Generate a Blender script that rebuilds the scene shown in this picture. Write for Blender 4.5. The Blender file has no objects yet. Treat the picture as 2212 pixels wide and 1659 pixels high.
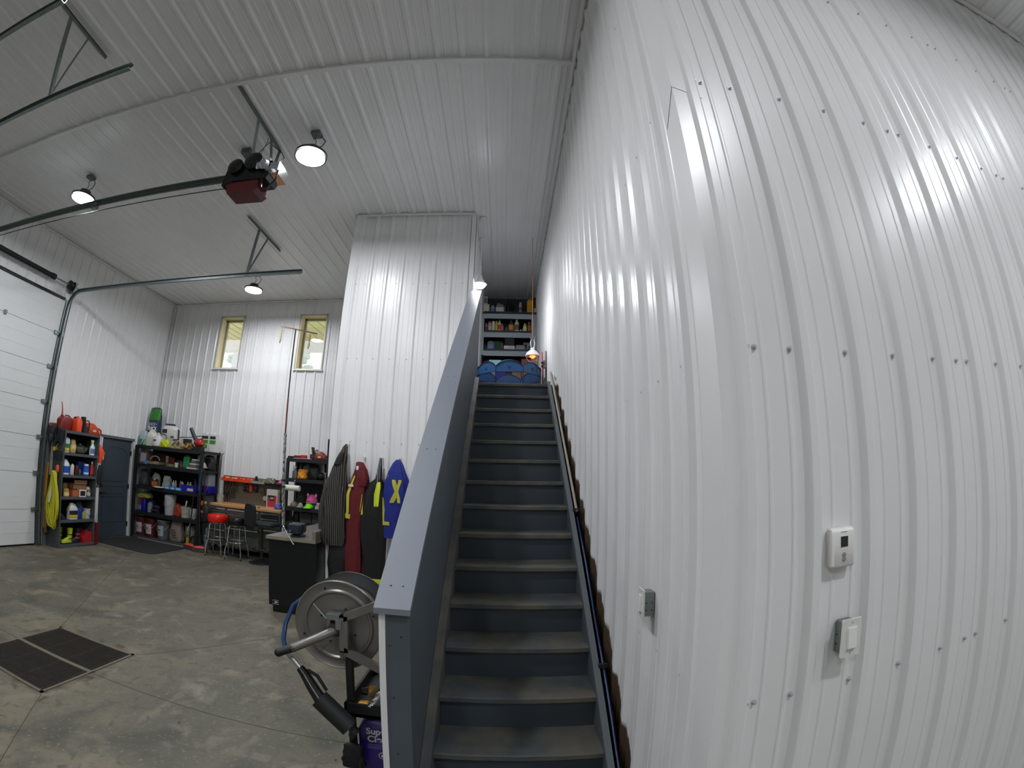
import bpy, math, random
from mathutils import Vector, Matrix
random.seed(7)
PI = math.pi
S = bpy.context.scene
COL = S.collection
# ---------------------------------------------------------------- camera (fisheye action camera, about 1.9 m up)
cd = bpy.data.cameras.new('camera')
cd.type = 'PANO'
cd.panorama_type = 'FISHEYE_LENS_POLYNOMIAL'
cd.sensor_fit = 'HORIZONTAL'
cd.sensor_width = 36.0
cd.sensor_height = 27.0
cd.fisheye_fov = 3.14159
cd.fisheye_polynomial_k0 = 0.0
cd.fisheye_polynomial_k1 = -0.06190028
cd.fisheye_polynomial_k2 = -0.0002737078
cd.fisheye_polynomial_k3 = 3.497349e-05
cd.fisheye_polynomial_k4 = -6.593555e-07
cd.clip_start = 0.02
cd.clip_end = 200
cam = bpy.data.objects.new('camera', cd)
COL.objects.link(cam)
cam.matrix_world = Matrix(((0.99966943, -0.02064328, -0.01532576, 0.0),
                           (-0.01920391, -0.20318340, -0.97895236, 0.0),
                           (0.01709484, 0.97892306, -0.20351266, 1.88),
                           (0, 0, 0, 1)))
S.camera = cam
# ---------------------------------------------------------------- world, exposure
W = bpy.data.worlds.new('world'); S.world = W; W.use_nodes = True
bg = W.node_tree.nodes['Background']
bg.inputs[0].default_value = (0.86, 0.93, 1.0, 1); bg.inputs[1].default_value = 2.6
S.view_settings.view_transform = 'Standard'
S.view_settings.look = 'None'
S.view_settings.gamma = 1.0
S.view_settings.use_curve_mapping = False
S.view_settings.exposure = 0.0
LAMP_STRENGTH = 285.0
S.cycles.use_denoising = True
S.cycles.max_bounces = 10
S.cycles.diffuse_bounces = 6
S.cycles.sample_clamp_indirect = 6.0
S.cycles.caustics_reflective = False
S.cycles.caustics_refractive = False

# ================================================================ helpers
def lin(h):
    h = h.lstrip('#'); o = []
    for k in (0, 2, 4):
        c = int(h[k:k+2], 16)/255
        o.append(c/12.92 if c <= .04045 else ((c+.055)/1.055)**2.4)
    return (*o, 1)
MATS = {}
def mat(hexc, rough=.5, metal=0., var=.0, scale=8., bump=0., bscale=60., emit=0., alpha=1., trans=0.):
    key = (hexc, rough, metal, var, scale, bump, bscale, emit, alpha, trans)
    if key in MATS: return MATS[key]
    m = bpy.data.materials.new('finish_'+hexc.strip('#')); m.use_nodes = True
    nt = m.node_tree; N = nt.nodes; L = nt.links; b = N['Principled BSDF']
    c = lin(hexc)
    b.inputs['Base Color'].default_value = c
    b.inputs['Roughness'].default_value = rough
    b.inputs['Metallic'].default_value = metal
    tc = N.new('ShaderNodeTexCoord')
    nz = N.new('ShaderNodeTexNoise'); nz.inputs['Scale'].default_value = scale; nz.inputs['Detail'].default_value = 4
    L.new(tc.outputs['Object'], nz.inputs['Vector'])
    v = var if var else .06
    mx = N.new('ShaderNodeMix'); mx.data_type = 'RGBA'
    mx.inputs[6].default_value = tuple(x*(1-v) for x in c[:3])+(1,)
    mx.inputs[7].default_value = tuple(min(1, x*(1+v)) for x in c[:3])+(1,)
    L.new(nz.outputs['Fac'], mx.inputs[0]); L.new(mx.outputs[2], b.inputs['Base Color'])
    if bump:
        n2 = N.new('ShaderNodeTexNoise'); n2.inputs['Scale'].default_value = bscale; n2.inputs['Detail'].default_value = 3
        L.new(tc.outputs['Object'], n2.inputs['Vector'])
        bp = N.new('ShaderNodeBump'); bp.inputs['Strength'].default_value = bump; bp.inputs['Distance'].default_value = .01
        L.new(n2.outputs['Fac'], bp.inputs['Height']); L.new(bp.outputs[0], b.inputs['Normal'])
    if emit:
        b.inputs['Emission Color'].default_value = c; b.inputs['Emission Strength'].default_value = emit
    if trans: b.inputs['Transmission Weight'].default_value = trans
    if alpha < 1: b.inputs['Alpha'].default_value = alpha
    MATS[key] = m
    return m

class MB:
    def __init__(s): s.v = []; s.f = []; s.x = None
    def tf(s, m):                       # transform for following shapes
        s.x = m; return s
    def add(s, vs, fs):
        o = len(s.v)
        if s.x is not None: vs = [tuple(s.x @ Vector(p)) for p in vs]
        s.v += [tuple(p) for p in vs]; s.f += [tuple(i+o for i in f) for f in fs]
        return s
    def box(s, x0, x1, y0, y1, z0, z1):
        vs = [(x, y, z) for x in (x0, x1) for y in (y0, y1) for z in (z0, z1)]
        return s.add(vs, [(0, 1, 3, 2), (4, 6, 7, 5), (0, 4, 5, 1), (2, 3, 7, 6), (0, 2, 6, 4), (1, 5, 7, 3)])
    def cb(s, cx, cy, cz, sx, sy, sz): return s.box(cx-sx/2, cx+sx/2, cy-sy/2, cy+sy/2, cz-sz/2, cz+sz/2)
    def rbox(s, x0, x1, y0, y1, z0, z1, b=.01):   # box with chamfered vertical and top edges
        return s.loft([(z0, (x0+x1)/2, (y0+y1)/2, (x1-x0)/2, (y1-y0)/2, 9), (z1-b, (x0+x1)/2, (y0+y1)/2, (x1-x0)/2, (y1-y0)/2, 9),
                       (z1, (x0+x1)/2, (y0+y1)/2, (x1-x0)/2-b, (y1-y0)/2-b, 9)], 28)
    def loft(s, sec, n=20, fold=None, caps=True):
        vs = []; fs = []
        for k, q in enumerate(sec):
            for i in range(n): vs.append(sp(q, 2*PI*i/n, fold))
        for k in range(len(sec)-1):
            for i in range(n):
                j = (i+1) % n
                fs.append((k*n+i, k*n+j, (k+1)*n+j, (k+1)*n+i))
        if caps:
            fs.append(tuple(range(n))[::-1]); fs.append(tuple((len(sec)-1)*n+i for i in range(n)))
        return s.add(vs, fs)
    def lathe(s, prof, cx=0, cy=0, n=24, caps=True):
        return s.loft([(z, cx, cy, r, r, 2) for r, z in prof], n, caps=caps)
    def tube(s, pts, r, n=10, r2=None, closed=False):
        P = [Vector(p) for p in pts]; vs = []; fs = []; m = len(P)
        up = None
        for k, p in enumerate(P):
            if closed: d = P[(k+1) % m]-P[k-1]
            else: d = P[min(k+1, m-1)]-P[max(k-1, 0)]
            d.normalize()
            if up is None:
                up = Vector((0, 0, 1)) if abs(d.z) < .9 else Vector((1, 0, 0))
            a = d.cross(up); 
            if a.length < 1e-4: a = d.cross(Vector((0, 1, 0)))
            a.normalize(); b = a.cross(d); up = b
            rr = r if r2 is None else r+(r2-r)*k/(m-1)
            for i in range(n):
                t = 2*PI*i/n; vs.append(tuple(p+a*math.cos(t)*rr+b*math.sin(t)*rr))
        for k in range(m if closed else m-1):
            k2 = (k+1) % m
            for i in range(n):
                j = (i+1) % n; fs.append((k*n+i, k*n+j, k2*n+j, k2*n+i))
        if not closed: fs.append(tuple(range(n))[::-1]); fs.append(tuple((m-1)*n+i for i in range(n)))
        return s.add(vs, fs)
    def bar(s, p, q, w, h):             # rectangular bar from p to q
        p, q = Vector(p), Vector(q); d = (q-p).normalized()
        a = d.cross(Vector((0, 0, 1)))
        if a.length < 1e-3: a = Vector((1, 0, 0))
        a.normalize(); b = a.cross(d)
        vs = [tuple(e+a*i*w/2+b*j*h/2) for e in (p, q) for i in (-1, 1) for j in (-1, 1)]
        return s.add(vs, [(0, 1, 3, 2), (4, 6, 7, 5), (0, 4, 5, 1), (2, 3, 7, 6), (0, 2, 6, 4), (1, 5, 7, 3)])
    def prism(s, poly, ax, a, b):       # poly in the two other axes, extruded along ax from a to b
        n = len(poly)
        def mk(p, t):
            if ax == 'x': return (t, p[0], p[1])
            if ax == 'y': return (p[0], t, p[1])
            return (p[0], p[1], t)
        vs = [mk(p, a) for p in poly]+[mk(p, b) for p in poly]
        fs = [tuple(range(n))[::-1], tuple(range(n, 2*n))]+[(i, (i+1) % n, (i+1) % n+n, i+n) for i in range(n)]
        return s.add(vs, fs)
    def ball(s, cx, cy, cz, rx, ry=None, rz=None, n=18, m=10, z0=-1., z1=1.):
        ry = ry or rx; rz = rz or rx
        sec = []
        for k in range(m+1):
            t = z0+(z1-z0)*k/m; t = math.sin(t*PI/2); c = math.sqrt(max(1e-4, 1-t*t))
            sec.append((cz+rz*t, cx, cy, rx*c, ry*c, 2))
        return s.loft(sec, n)
    def out(s, name, m, parent=None, smooth=35, loc=None, label=None):
        me = bpy.data.meshes.new(name); me.from_pydata(s.v, [], s.f); me.update()
        if smooth:
            me.polygons.foreach_set('use_smooth', [True]*len(me.polygons))
            me.set_sharp_from_angle(angle=math.radians(smooth))
        me.materials.append(m)
        o = bpy.data.objects.new(name, me); COL.objects.link(o)
        if parent is not None: o.parent = parent
        if loc: o.location = loc
        if label: o['label'] = label
        import bmesh
        bm = bmesh.new(); bm.from_mesh(me); bmesh.ops.recalc_face_normals(bm, faces=bm.faces); bm.to_mesh(me); bm.free()
        return o
def sp(q, t, fold=None):                # point of a superellipse section at angle t; -pi/2 faces -y
    z, cx, cy, hx, hy = q[:5]; e = q[5] if len(q) > 5 else 2
    c, s_ = math.cos(t), math.sin(t)
    x = math.copysign(abs(c)**(2/e), c); y = math.copysign(abs(s_)**(2/e), s_)
    g = 1.
    if fold: g += fold[0]*math.sin(fold[1]*t+fold[2]*z)+fold[0]*.6*math.sin(fold[1]*1.7*t-fold[2]*1.3*z+1)
    return (cx+hx*x*g, cy+hy*y*g, z)
def patch(sec, z0, z1, af, fold=None, k=10, m=8, out_=.004):
    """a strip lying on a lofted body between z0 and z1, angles from af(z) -> (a0, a1)"""
    vs = []; fs = []
    def at(z):
        for a, b in zip(sec, sec[1:]):
            lo, hi = (a, b) if a[0] <= b[0] else (b, a)
            if lo[0]-1e-6 <= z <= hi[0]+1e-6:
                u = (z-lo[0])/max(1e-6, hi[0]-lo[0])
                return tuple(lo[i]*(1-u)+hi[i]*u for i in range(5))+((lo[5] if len(lo) > 5 else 2),)
        return sec[0]
    for i in range(k+1):
        z = z0+(z1-z0)*i/k; q = at(z); q = (z, q[1], q[2], q[3]+out_, q[4]+out_, q[5]); a0, a1 = af((z-z0)/(z1-z0))
        for j in range(m+1): vs.append(sp(q, a0+(a1-a0)*j/m, fold))
    for i in range(k):
        for j in range(m):
            a = i*(m+1)+j; fs.append((a, a+1, a+m+2, a+m+1))
    b = MB().add(vs, fs); return b
def tag(o, label, cat, group=None, kind=None):
    if label: o['label'] = label
    if cat: o['category'] = cat
    if group: o['group'] = group
    if kind: o['kind'] = kind
    return o
def T(name, label, cat, loc=(0, 0, 0), rz=0., group=None):
    o = bpy.data.objects.new(name, None); COL.objects.link(o); o.empty_display_size = .1
    o.location = loc; o.rotation_euler = (0, 0, rz)
    return tag(o, label, cat, group)
def ST(o, label=None):
    o['kind'] = 'structure'
    if label: o['label'] = label
    return o
def copy_thing(root, loc, label, rz=None):
    r = root.copy(); COL.objects.link(r); r.location = loc; r['label'] = label
    if rz is not None: r.rotation_euler = (0, 0, rz)
    for ch in [c for c in bpy.data.objects if c.parent == root]:
        c = ch.copy(); COL.objects.link(c); c.parent = r
        for g in [x for x in bpy.data.objects if x.parent == ch]:
            d = g.copy(); COL.objects.link(d); d.parent = c
    return r
def text(name, s, size, m, parent, loc, rot=(PI/2, 0, 0), depth=.001, sx=1., bold=0.):
    cu = bpy.data.curves.new(name, 'FONT'); cu.body = s; cu.size = size; cu.extrude = depth; cu.align_x = 'CENTER'; cu.offset = bold
    tmp = bpy.data.objects.new('tmp', cu); COL.objects.link(tmp)
    bpy.context.view_layer.update()
    me = bpy.data.meshes.new_from_object(tmp.evaluated_get(bpy.context.evaluated_depsgraph_get()))
    bpy.data.objects.remove(tmp); bpy.data.curves.remove(cu)
    me.materials.clear(); me.materials.append(m)
    o = bpy.data.objects.new(name, me); COL.objects.link(o); o.parent = parent; o.location = loc; o.rotation_euler = rot; o.scale = (sx, 1, 1)
    return o

# ================================================================ materials
def panel_mat(stain=False):
    m = bpy.data.materials.new('white_panel'+('_stained' if stain else '')); m.use_nodes = True
    nt = m.node_tree; N = nt.nodes; L = nt.links; b = N['Principled BSDF']
    b.inputs['Roughness'].default_value = .30
    b.inputs['Specular IOR Level'].default_value = .55
    tc = N.new('ShaderNodeNewGeometry')
    nz = N.new('ShaderNodeTexNoise'); nz.inputs['Scale'].default_value = 2.2; nz.inputs['Detail'].default_value = 5
    L.new(tc.outputs['Position'], nz.inputs['Vector'])
    mx = N.new('ShaderNodeMix'); mx.data_type = 'RGBA'
    mx.inputs[6].default_value = (.71, .712, .71, 1); mx.inputs[7].default_value = (.79, .79, .79, 1)
    L.new(nz.outputs['Fac'], mx.inputs[0])
    last = mx.outputs[2]
    n3 = N.new('ShaderNodeTexNoise'); n3.inputs['Scale'].default_value = 1.1; n3.inputs['Detail'].default_value = 2
    L.new(tc.outputs['Position'], n3.inputs['Vector'])
    bp = N.new('ShaderNodeBump'); bp.inputs['Strength'].default_value = .04; bp.inputs['Distance'].default_value = .01
    L.new(n3.outputs['Fac'], bp.inputs['Height']); L.new(bp.outputs[0], b.inputs['Normal'])
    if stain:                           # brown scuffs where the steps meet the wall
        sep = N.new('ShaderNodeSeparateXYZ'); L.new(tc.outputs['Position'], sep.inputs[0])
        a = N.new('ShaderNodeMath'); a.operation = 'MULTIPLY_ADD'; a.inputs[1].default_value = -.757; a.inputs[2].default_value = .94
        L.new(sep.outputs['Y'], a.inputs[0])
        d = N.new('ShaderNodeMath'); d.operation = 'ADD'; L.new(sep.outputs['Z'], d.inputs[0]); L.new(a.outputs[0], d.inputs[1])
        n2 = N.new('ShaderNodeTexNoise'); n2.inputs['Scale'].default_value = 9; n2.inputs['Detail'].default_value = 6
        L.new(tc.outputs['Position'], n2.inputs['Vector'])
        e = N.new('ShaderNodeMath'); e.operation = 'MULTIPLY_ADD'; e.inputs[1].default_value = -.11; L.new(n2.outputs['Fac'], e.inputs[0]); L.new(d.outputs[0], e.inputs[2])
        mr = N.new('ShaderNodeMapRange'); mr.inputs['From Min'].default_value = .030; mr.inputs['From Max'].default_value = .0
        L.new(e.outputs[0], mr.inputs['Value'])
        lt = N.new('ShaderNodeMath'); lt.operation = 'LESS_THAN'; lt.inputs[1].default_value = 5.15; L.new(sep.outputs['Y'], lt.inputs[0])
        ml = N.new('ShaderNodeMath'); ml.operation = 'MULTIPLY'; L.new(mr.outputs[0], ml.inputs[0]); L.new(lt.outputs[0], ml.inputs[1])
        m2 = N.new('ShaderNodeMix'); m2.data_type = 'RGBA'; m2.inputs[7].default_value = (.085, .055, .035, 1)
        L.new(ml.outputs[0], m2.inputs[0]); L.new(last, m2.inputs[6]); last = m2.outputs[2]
    L.new(last, b.inputs['Base Color'])
    return m
PANEL = panel_mat(); PANEL_S = panel_mat(True)
TRIM = PANEL
GREY = mat('#4d555c', .55, var=.08, scale=5)            # grey-blue porch paint
GREY_LIT = mat('#767b85', .5, var=.05, scale=4)  # lit copy of the same paint: light from above put into the cap colour
BLACK = mat('#101113', .5); BLACKM = mat('#141517', .75, bump=.2); BLACKG = mat('#0c0d0f', .25)
DARK = mat('#24272a', .6)
STEEL = mat('#9a9fa0', .38, .9, var=.15, scale=20); CHROME = mat('#d8dadc', .12, 1.)
GALV = mat('#7f8887', .42, .75, var=.25, scale=25)
WHITE = mat('#e4e4e0', .4); WHITEP = mat('#d8d8d2', .5)
def floor_mat():
    m = bpy.data.materials.new('concrete'); m.use_nodes = True
    nt = m.node_tree; N = nt.nodes; L = nt.links; b = N['Principled BSDF']
    g = N.new('ShaderNodeNewGeometry')
    def nz(sc, det=5, dist=0.):
        n = N.new('ShaderNodeTexNoise'); n.inputs['Scale'].default_value = sc; n.inputs['Detail'].default_value = det
        n.inputs['Distortion'].default_value = dist
        L.new(g.outputs['Position'], n.inputs['Vector']); return n.outputs['Fac']
    def ramp(f, a, b_):
        r = N.new('ShaderNodeMapRange'); r.inputs['From Min'].default_value = a; r.inputs['From Max'].default_value = b_; L.new(f, r.inputs['Value']); return r.outputs[0]
    def mix(f, c1, c2):
        x = N.new('ShaderNodeMix'); x.data_type = 'RGBA'; L.new(f, x.inputs[0])
        for s_, c in ((6, c1), (7, c2)):
            if isinstance(c, tuple): x.inputs[s_].default_value = c
            else: L.new(c, x.inputs[s_])
        return x.outputs[2]
    c = mix(ramp(nz(.55, 4, .6), .40, .60), (.088, .086, .060, 1), (.158, .136, .092, 1))
    c = mix(ramp(nz(1.7, 6, 1.), .46, .62), c, (.100, .093, .066, 1))
    c = mix(ramp(nz(.9, 7, 1.6), .52, .66), c, (.062, .062, .046, 1))
    c = mix(ramp(nz(2.6, 9, 1.), .54, .70), c, (.190, .168, .122, 1))
    c = mix(ramp(nz(11, 9, .6), .54, .70), c, (.074, .068, .048, 1))
    c = mix(ramp(nz(30, 8), .58, .72), c, (.175, .158, .118, 1))
    c = mix(ramp(nz(70, 4), .62, .70), c, (.070, .064, .048, 1))
    L.new(c, b.inputs['Base Color'])
    r = N.new('ShaderNodeMapRange'); r.inputs['To Min'].default_value = .42; r.inputs['To Max'].default_value = .75
    L.new(nz(3.1), r.inputs['Value']); L.new(r.outputs[0], b.inputs['Roughness'])
    bp = N.new('ShaderNodeBump'); bp.inputs['Strength'].default_value = .15; bp.inputs['Distance'].default_value = .004
    L.new(nz(40), bp.inputs['Height']); L.new(bp.outputs[0], b.inputs['Normal'])
    return m
def tread_mat():
    m = bpy.data.materials.new('worn_step_paint'); m.use_nodes = True
    nt = m.node_tree; N = nt.nodes; L = nt.links; b = N['Principled BSDF']; b.inputs['Roughness'].default_value = .6
    g = N.new('ShaderNodeNewGeometry')
    n = N.new('ShaderNodeTexNoise'); n.inputs['Scale'].default_value = 6; n.inputs['Detail'].default_value = 7
    L.new(g.outputs['Position'], n.inputs['Vector'])
    x = N.new('ShaderNodeMix'); x.data_type = 'RGBA'; x.inputs[6].default_value = (.060, .070, .075, 1); x.inputs[7].default_value = (.115, .105, .080, 1)
    r = N.new('ShaderNodeMapRange'); r.inputs['From Min'].default_value = .38; r.inputs['From Max'].default_value = .62
    L.new(n.outputs['Fac'], r.inputs['Value']); L.new(r.outputs[0], x.inputs[0]); L.new(x.outputs[2], b.inputs['Base Color'])
    return m

# ================================================================ the shell
XR, YF, H, YC, YP, YB, XL = .594, 1.146, 5.572, 2.883, 5.65, 8.962, -8.294
XB1, XB2 = -2.231, -.474
PER = .2286
PROF = [(-.034, 0), (-.014, .019), (.014, .019), (.034, 0), (.0655, 0), (.0705, .003), (.0785, .003), (.0835, 0),
        (.1450, 0), (.1500, .003), (.1580, .003), (.1630, 0)]
def corr(o, u, n, up, L_, z0, z1, phase=0., holes=()):
    """ribbed sheet: origin o, along u, facing n, ribs along up; holes are (u0, u1, z0, z1)"""
    o, u, n, up = map(Vector, (o, u, n, up)); us = []
    k = math.floor(-phase/PER)-1
    while phase+k*PER-.03 < L_:
        us += [(phase+k*PER+a, b) for a, b in PROF if phase+k*PER > .05 or a > .04]; k += 1
    def hh(t):
        for a, b in zip(us, us[1:]):
            if a[0] <= t <= b[0]: return a[1]+(b[1]-a[1])*(t-a[0])/max(1e-9, b[0]-a[0])
        return 0
    cuts = sorted({0., L_} | {t for t, _ in us if 0 < t < L_} | {t for h in holes for t in h[:2] if 0 < t < L_})
    b = MB()
    for t0, t1 in zip(cuts, cuts[1:]):
        if t1-t0 < 1e-5: continue
        rng = [(z0, z1)]
        for h in holes:
            if h[0] < (t0+t1)/2 < h[1]:
                rng = [r for a, c in rng for r in ((a, min(c, h[2])), (max(a, h[3]), c)) if r[1] > r[0]+1e-6]
        for a, c in rng:
            p = [o+u*t+n*hh(t)+up*z for t, z in ((t0, a), (t1, a), (t1, c), (t0, c))]
            b.add([tuple(q) for q in p], [(0, 1, 2, 3)])
    return b
ZZ = (0, 0, 1)
def wall(name, b, m=PANEL, label=None):
    me = bpy.data.meshes.new(name); me.from_pydata(b.v, [], b.f); me.update(); me.materials.append(m)
    o = bpy.data.objects.new(name, me); COL.objects.link(o); return ST(o, label)
fl = ST(MB().box(-8.5, 7.2, -5.4, 9.2, -.12, 0).out('floor', floor_mat(), smooth=0), 'mottled grey-brown concrete floor')
# ceiling in two runs meeting at the flashing
cb_ = corr((XL, YC, H), (1, 0, 0), (0, 0, -1), (0, 1, 0), 7.0-XL, 0, YB-YC, .05)
c2 = corr((XL, -5.2, H), (1, 0, 0), (0, 0, -1), (0, 1, 0), 7.0-XL, 0, YC+5.2, .05)
cb_.add(c2.v, c2.f); cb_.box(XL-.1, 7.1, -5.3, YB+.1, H+.02, H+.1)
ceil_ = wall('ceiling', cb_, PANEL, 'white ribbed metal ceiling')
FW = .006
wb = corr((XR, YF+FW, 0), (1, 0, 0), (0, -1, 0), ZZ, 7.0-XR, 0, H, .905-XR)
wall_near = wall('wall_near', wb, PANEL, 'white ribbed metal wall carrying the thermostat')
wb = corr((XR+FW, YF, 0), (0, 1, 0), (-1, 0, 0), ZZ, YB-YF, 0, H, 1.60-YF)
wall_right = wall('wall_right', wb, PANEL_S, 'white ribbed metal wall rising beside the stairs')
WINS = [(-6.71, -6.07, 3.965, 5.20), (-4.565, -3.93, 3.965, 5.20)]
wb = corr((XL, YB, 0), (1, 0, 0), (0, -1, 0), ZZ, XR-XL, 0, H, .11, [(a-XL, b-XL, c, d) for a, b, c, d in WINS])
wall_back = wall('wall_back', wb, PANEL, 'white ribbed metal back wall with two high windows')
GD = (1.74, 5.64, 0, 4.46)              # garage door opening y0 y1 z0 z1
MD = (7.285, 8.215, 0, 2.125)           # man door
wb = corr((XL, -5.2, 0), (0, 1, 0), (1, 0, 0), ZZ, YB+5.2, 0, H, .07, [(a+5.2, b+5.2, c, d) for a, b, c, d in (GD, MD)])
wall_left = wall('wall_left', wb, PANEL, 'white ribbed metal wall with overhead door and entry door')
wb = corr((XL, -5.2, 0), (1, 0, 0), (0, 1, 0), ZZ, 7.0-XL, 0, H, .07)
wall('wall_rear', wb, PANEL); 
wb = corr((7.0, -5.2, 0), (0, 1, 0), (-1, 0, 0), ZZ, YF+5.2, 0, H, .07)
wall('wall_east', wb, PANEL)
# closet bump-out: front, left and right faces in one sheet
wb = corr((XB1, YP+FW, 0), (1, 0, 0), (0, -1, 0), ZZ, XB2-XB1, 0, H, -1.923-XB1)
for a in (corr((XB1+FW, YP, 0), (0, 1, 0), (-1, 0, 0), ZZ, YB-YP, 0, H, .1), corr((XB2-FW, YP, 2.95), (0, 1, 0), (1, 0, 0), ZZ, YB-YP, 0, H-2.95, .1)):
    wb.add(a.v, a.f)
wall_closet = wall('wall_closet', wb, PANEL, 'white ribbed metal bump-out with work clothes hanging on it')
# backing so that no light leaks round the sheets
bk = MB().box(XL-.25, XL-.05, -5.4, GD[0], 0, H+.1).box(XL-.25, XL-.05, GD[0], GD[1], GD[3], H+.1).box(XL-.25, XL-.05, GD[1], MD[0], 0, H+.1)
bk.box(XL-.25, XL-.05, MD[0], MD[1], MD[3], H+.1).box(XL-.25, XL-.05, MD[1], YB+.25, 0, H+.1)
bk.out('wall_left_core', WHITEP, wall_left, smooth=0)
bk = MB(); xs = [XL-.05, WINS[0][0], WINS[0][1], WINS[1][0], WINS[1][1], .9]
for i in range(5):
    if i in (1, 3): bk.box(xs[i], xs[i+1], YB+.03, YB+.25, 0, WINS[0][2]).box(xs[i], xs[i+1], YB+.03, YB+.25, WINS[0][3], H+.1)
    else: bk.box(xs[i], xs[i+1], YB+.03, YB+.25, 0, H+.1)
bk.out('wall_back_core', WHITEP, wall_back, smooth=0)
MB().box(XR+.04, XR+.14, YF+.05, YB+.2, 0, H+.1).out('wall_right_core', WHITEP, wall_right, smooth=0)
MB().box(XR+.04, 7.1, YF+.04, YF+.14, 0, H+.1).out('wall_near_core', WHITEP, wall_near, smooth=0)

# screw heads: one small hex head with washer
def screws(pts, n, name, parent, st=True):
    b = MB(); n = Vector(n); a = n.cross(Vector((0, 0, 1)))
    if a.length < .1: a = Vector((1, 0, 0))
    a.normalize(); c = a.cross(n)
    for p in pts:
        p = Vector(p)
        for r0, r1, h0, h1, k in ((.0092, .0085, 0, .0035, 10), (.0052, .0048, .0035, .012, 6)):
            vs = [tuple(p+n*h+a*r*math.cos(2*PI*i/k)+c*r*math.sin(2*PI*i/k)) for r, h in ((r0, h0), (r1, h1)) for i in range(k)]
            b.add(vs, [(i, (i+1) % k, (i+1) % k+k, i+k) for i in range(k)]+[tuple(range(k, 2*k))])
    o = b.out(name, mat('#c4c8ca', .35, .3), parent, smooth=0)
    if st: o['kind'] = 'stuff'
    return o
ROWS = (1.205, 2.2455, 3.321, 4.362)
xs = [.70, .725]+[.853+PER*k for k in range(20)]+[.853+PER*(4*k+4)-.075 for k in range(5)]
screws([(x, YF+FW, z) for x in xs for z in ROWS], (0, -1, 0), 'screw_head', wall_near)
ys = [1.411]+[1.653+PER*k*.985 for k in range(31)]
screws([(XR+FW, y, z) for y in ys for z in ROWS if z > .76*(y-1.97)+.6], (-1, 0, 0), 'screw_head', wall_right)
screws([(x, YB, z) for z in (2.224, 3.381, 4.356) for x in [XL+.06+PER*k for k in range(26)] if not any(w[0] < x < w[1] and z > 3.9 for w in WINS)], (0, -1, 0), 'screw_head', wall_back)
screws([(x, YP+FW, z) for z in (2.257, 3.359, 4.435) for x in [XB1+.05, XB1+.12]+[-1.98+PER*k for k in range(7)]], (0, -1, 0), 'screw_head', wall_closet)
screws([(XL, y, z) for z in (2.2, 3.3, 4.4) for y in [5.98+PER*k for k in range(13)] if z > 2.3 or y < 7], (1, 0, 0), 'screw_head', wall_left)
screws([(XL+.06+PER*k, y, H) for k in range(38) for y in (.2, 1.5, 2.8, 2.98, 4.2, 5.4, 6.6, 7.8, 8.8)], (0, 0, -1), 'screw_head', ceil_)

# trims
def trim(k, b, label=None, m=TRIM): return ST(b.out('trim_%d' % k, m, smooth=0), label)
trim(1, MB().prism([(XR, YF), (XR+.115, YF), (XR+.115, YF+.006), (XR+.004, YF+.006), (XR+.004, YF+.12), (XR, YF+.12)], 'z', 0, H-.02), 'white corner flashing at the outer wall corner')
b = MB()                                 # upper length of the flashing lapping over the lower one
b.add([(XR-.002, YF-.002, H-.02), (XR-.002, YF-.002, 3.262), (XR+.115, YF-.002, 3.222), (XR+.115, YF-.002, H-.02)], [(0, 1, 2, 3)])
b.add([(XR-.002, YF-.002, H-.02), (XR-.002, YF-.002, 3.262), (XR-.002, YF+.12, 3.14), (XR-.002, YF+.12, H-.02)], [(0, 3, 2, 1)])
b.add([(XR-.002, YF-.002, 3.262), (XR, YF, 3.262), (XR+.115, YF, 3.222), (XR+.115, YF-.002, 3.222)], [(0, 1, 2, 3)])
trim(2, b, 'upper lapped length of the corner flashing')
trim(3, MB().box(XL, XR, YC-.03, YC+.035, H-.024, H-.004).box(XL, XR, YC-.03, YC-.022, H-.05, H-.02), 'flashing across the ceiling')
trim(4, MB().box(XR-.055, XR-.02, -5, YB, H-.03, H-.006) if False else MB().box(XR-.05, XR-.018, YF, YB, H-.045, H-.02), 'edge trim between ceiling and stair wall')
trim(5, MB().box(XL, XB1, YB-.045, YB-.018, H-.045, H-.02), 'edge trim between ceiling and back wall')
trim(6, MB().box(XL+.018, XL+.045, -5.2, YB, H-.045, H-.02), 'edge trim between ceiling and left wall')
trim(7, MB().box(XB1-.02, XB2+.03, YP-.045, YP-.018, H-.045, H-.02).box(XB2+.018, XB2+.035, YP-.03, YB, H-.045, H-.02), 'edge trim round the top of the bump-out')
trim(8, MB().box(XR-.02, 7, YF-.05, YF-.018, H-.045, H-.02), 'edge trim over the thermostat wall')
trim(9, MB().box(XB1-.02, XB1+.07, YP-.020, YP-.014, 3.42, H-.04).box(XB1-.02, XB1+.075, YP-.023, YP-.017, 0, 3.42).box(XB1-.026, XB1-.02, YP-.02, YP+.08, 0, H-.04), 'left corner flashing of the bump-out')
trim(10, MB().box(XB2-.05, XB2+.02, YP-.020, YP-.014, 3.9, H-.04).box(XB2+.014, XB2+.02, YP-.02, YP+.08, 3.0, H-.04), 'right corner flashing of the bump-out')
trim(11, MB().box(XL+.018, XL+.05, YB-.05, YB-.018, 0, H-.04), 'inside corner trim at the far left')

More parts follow.
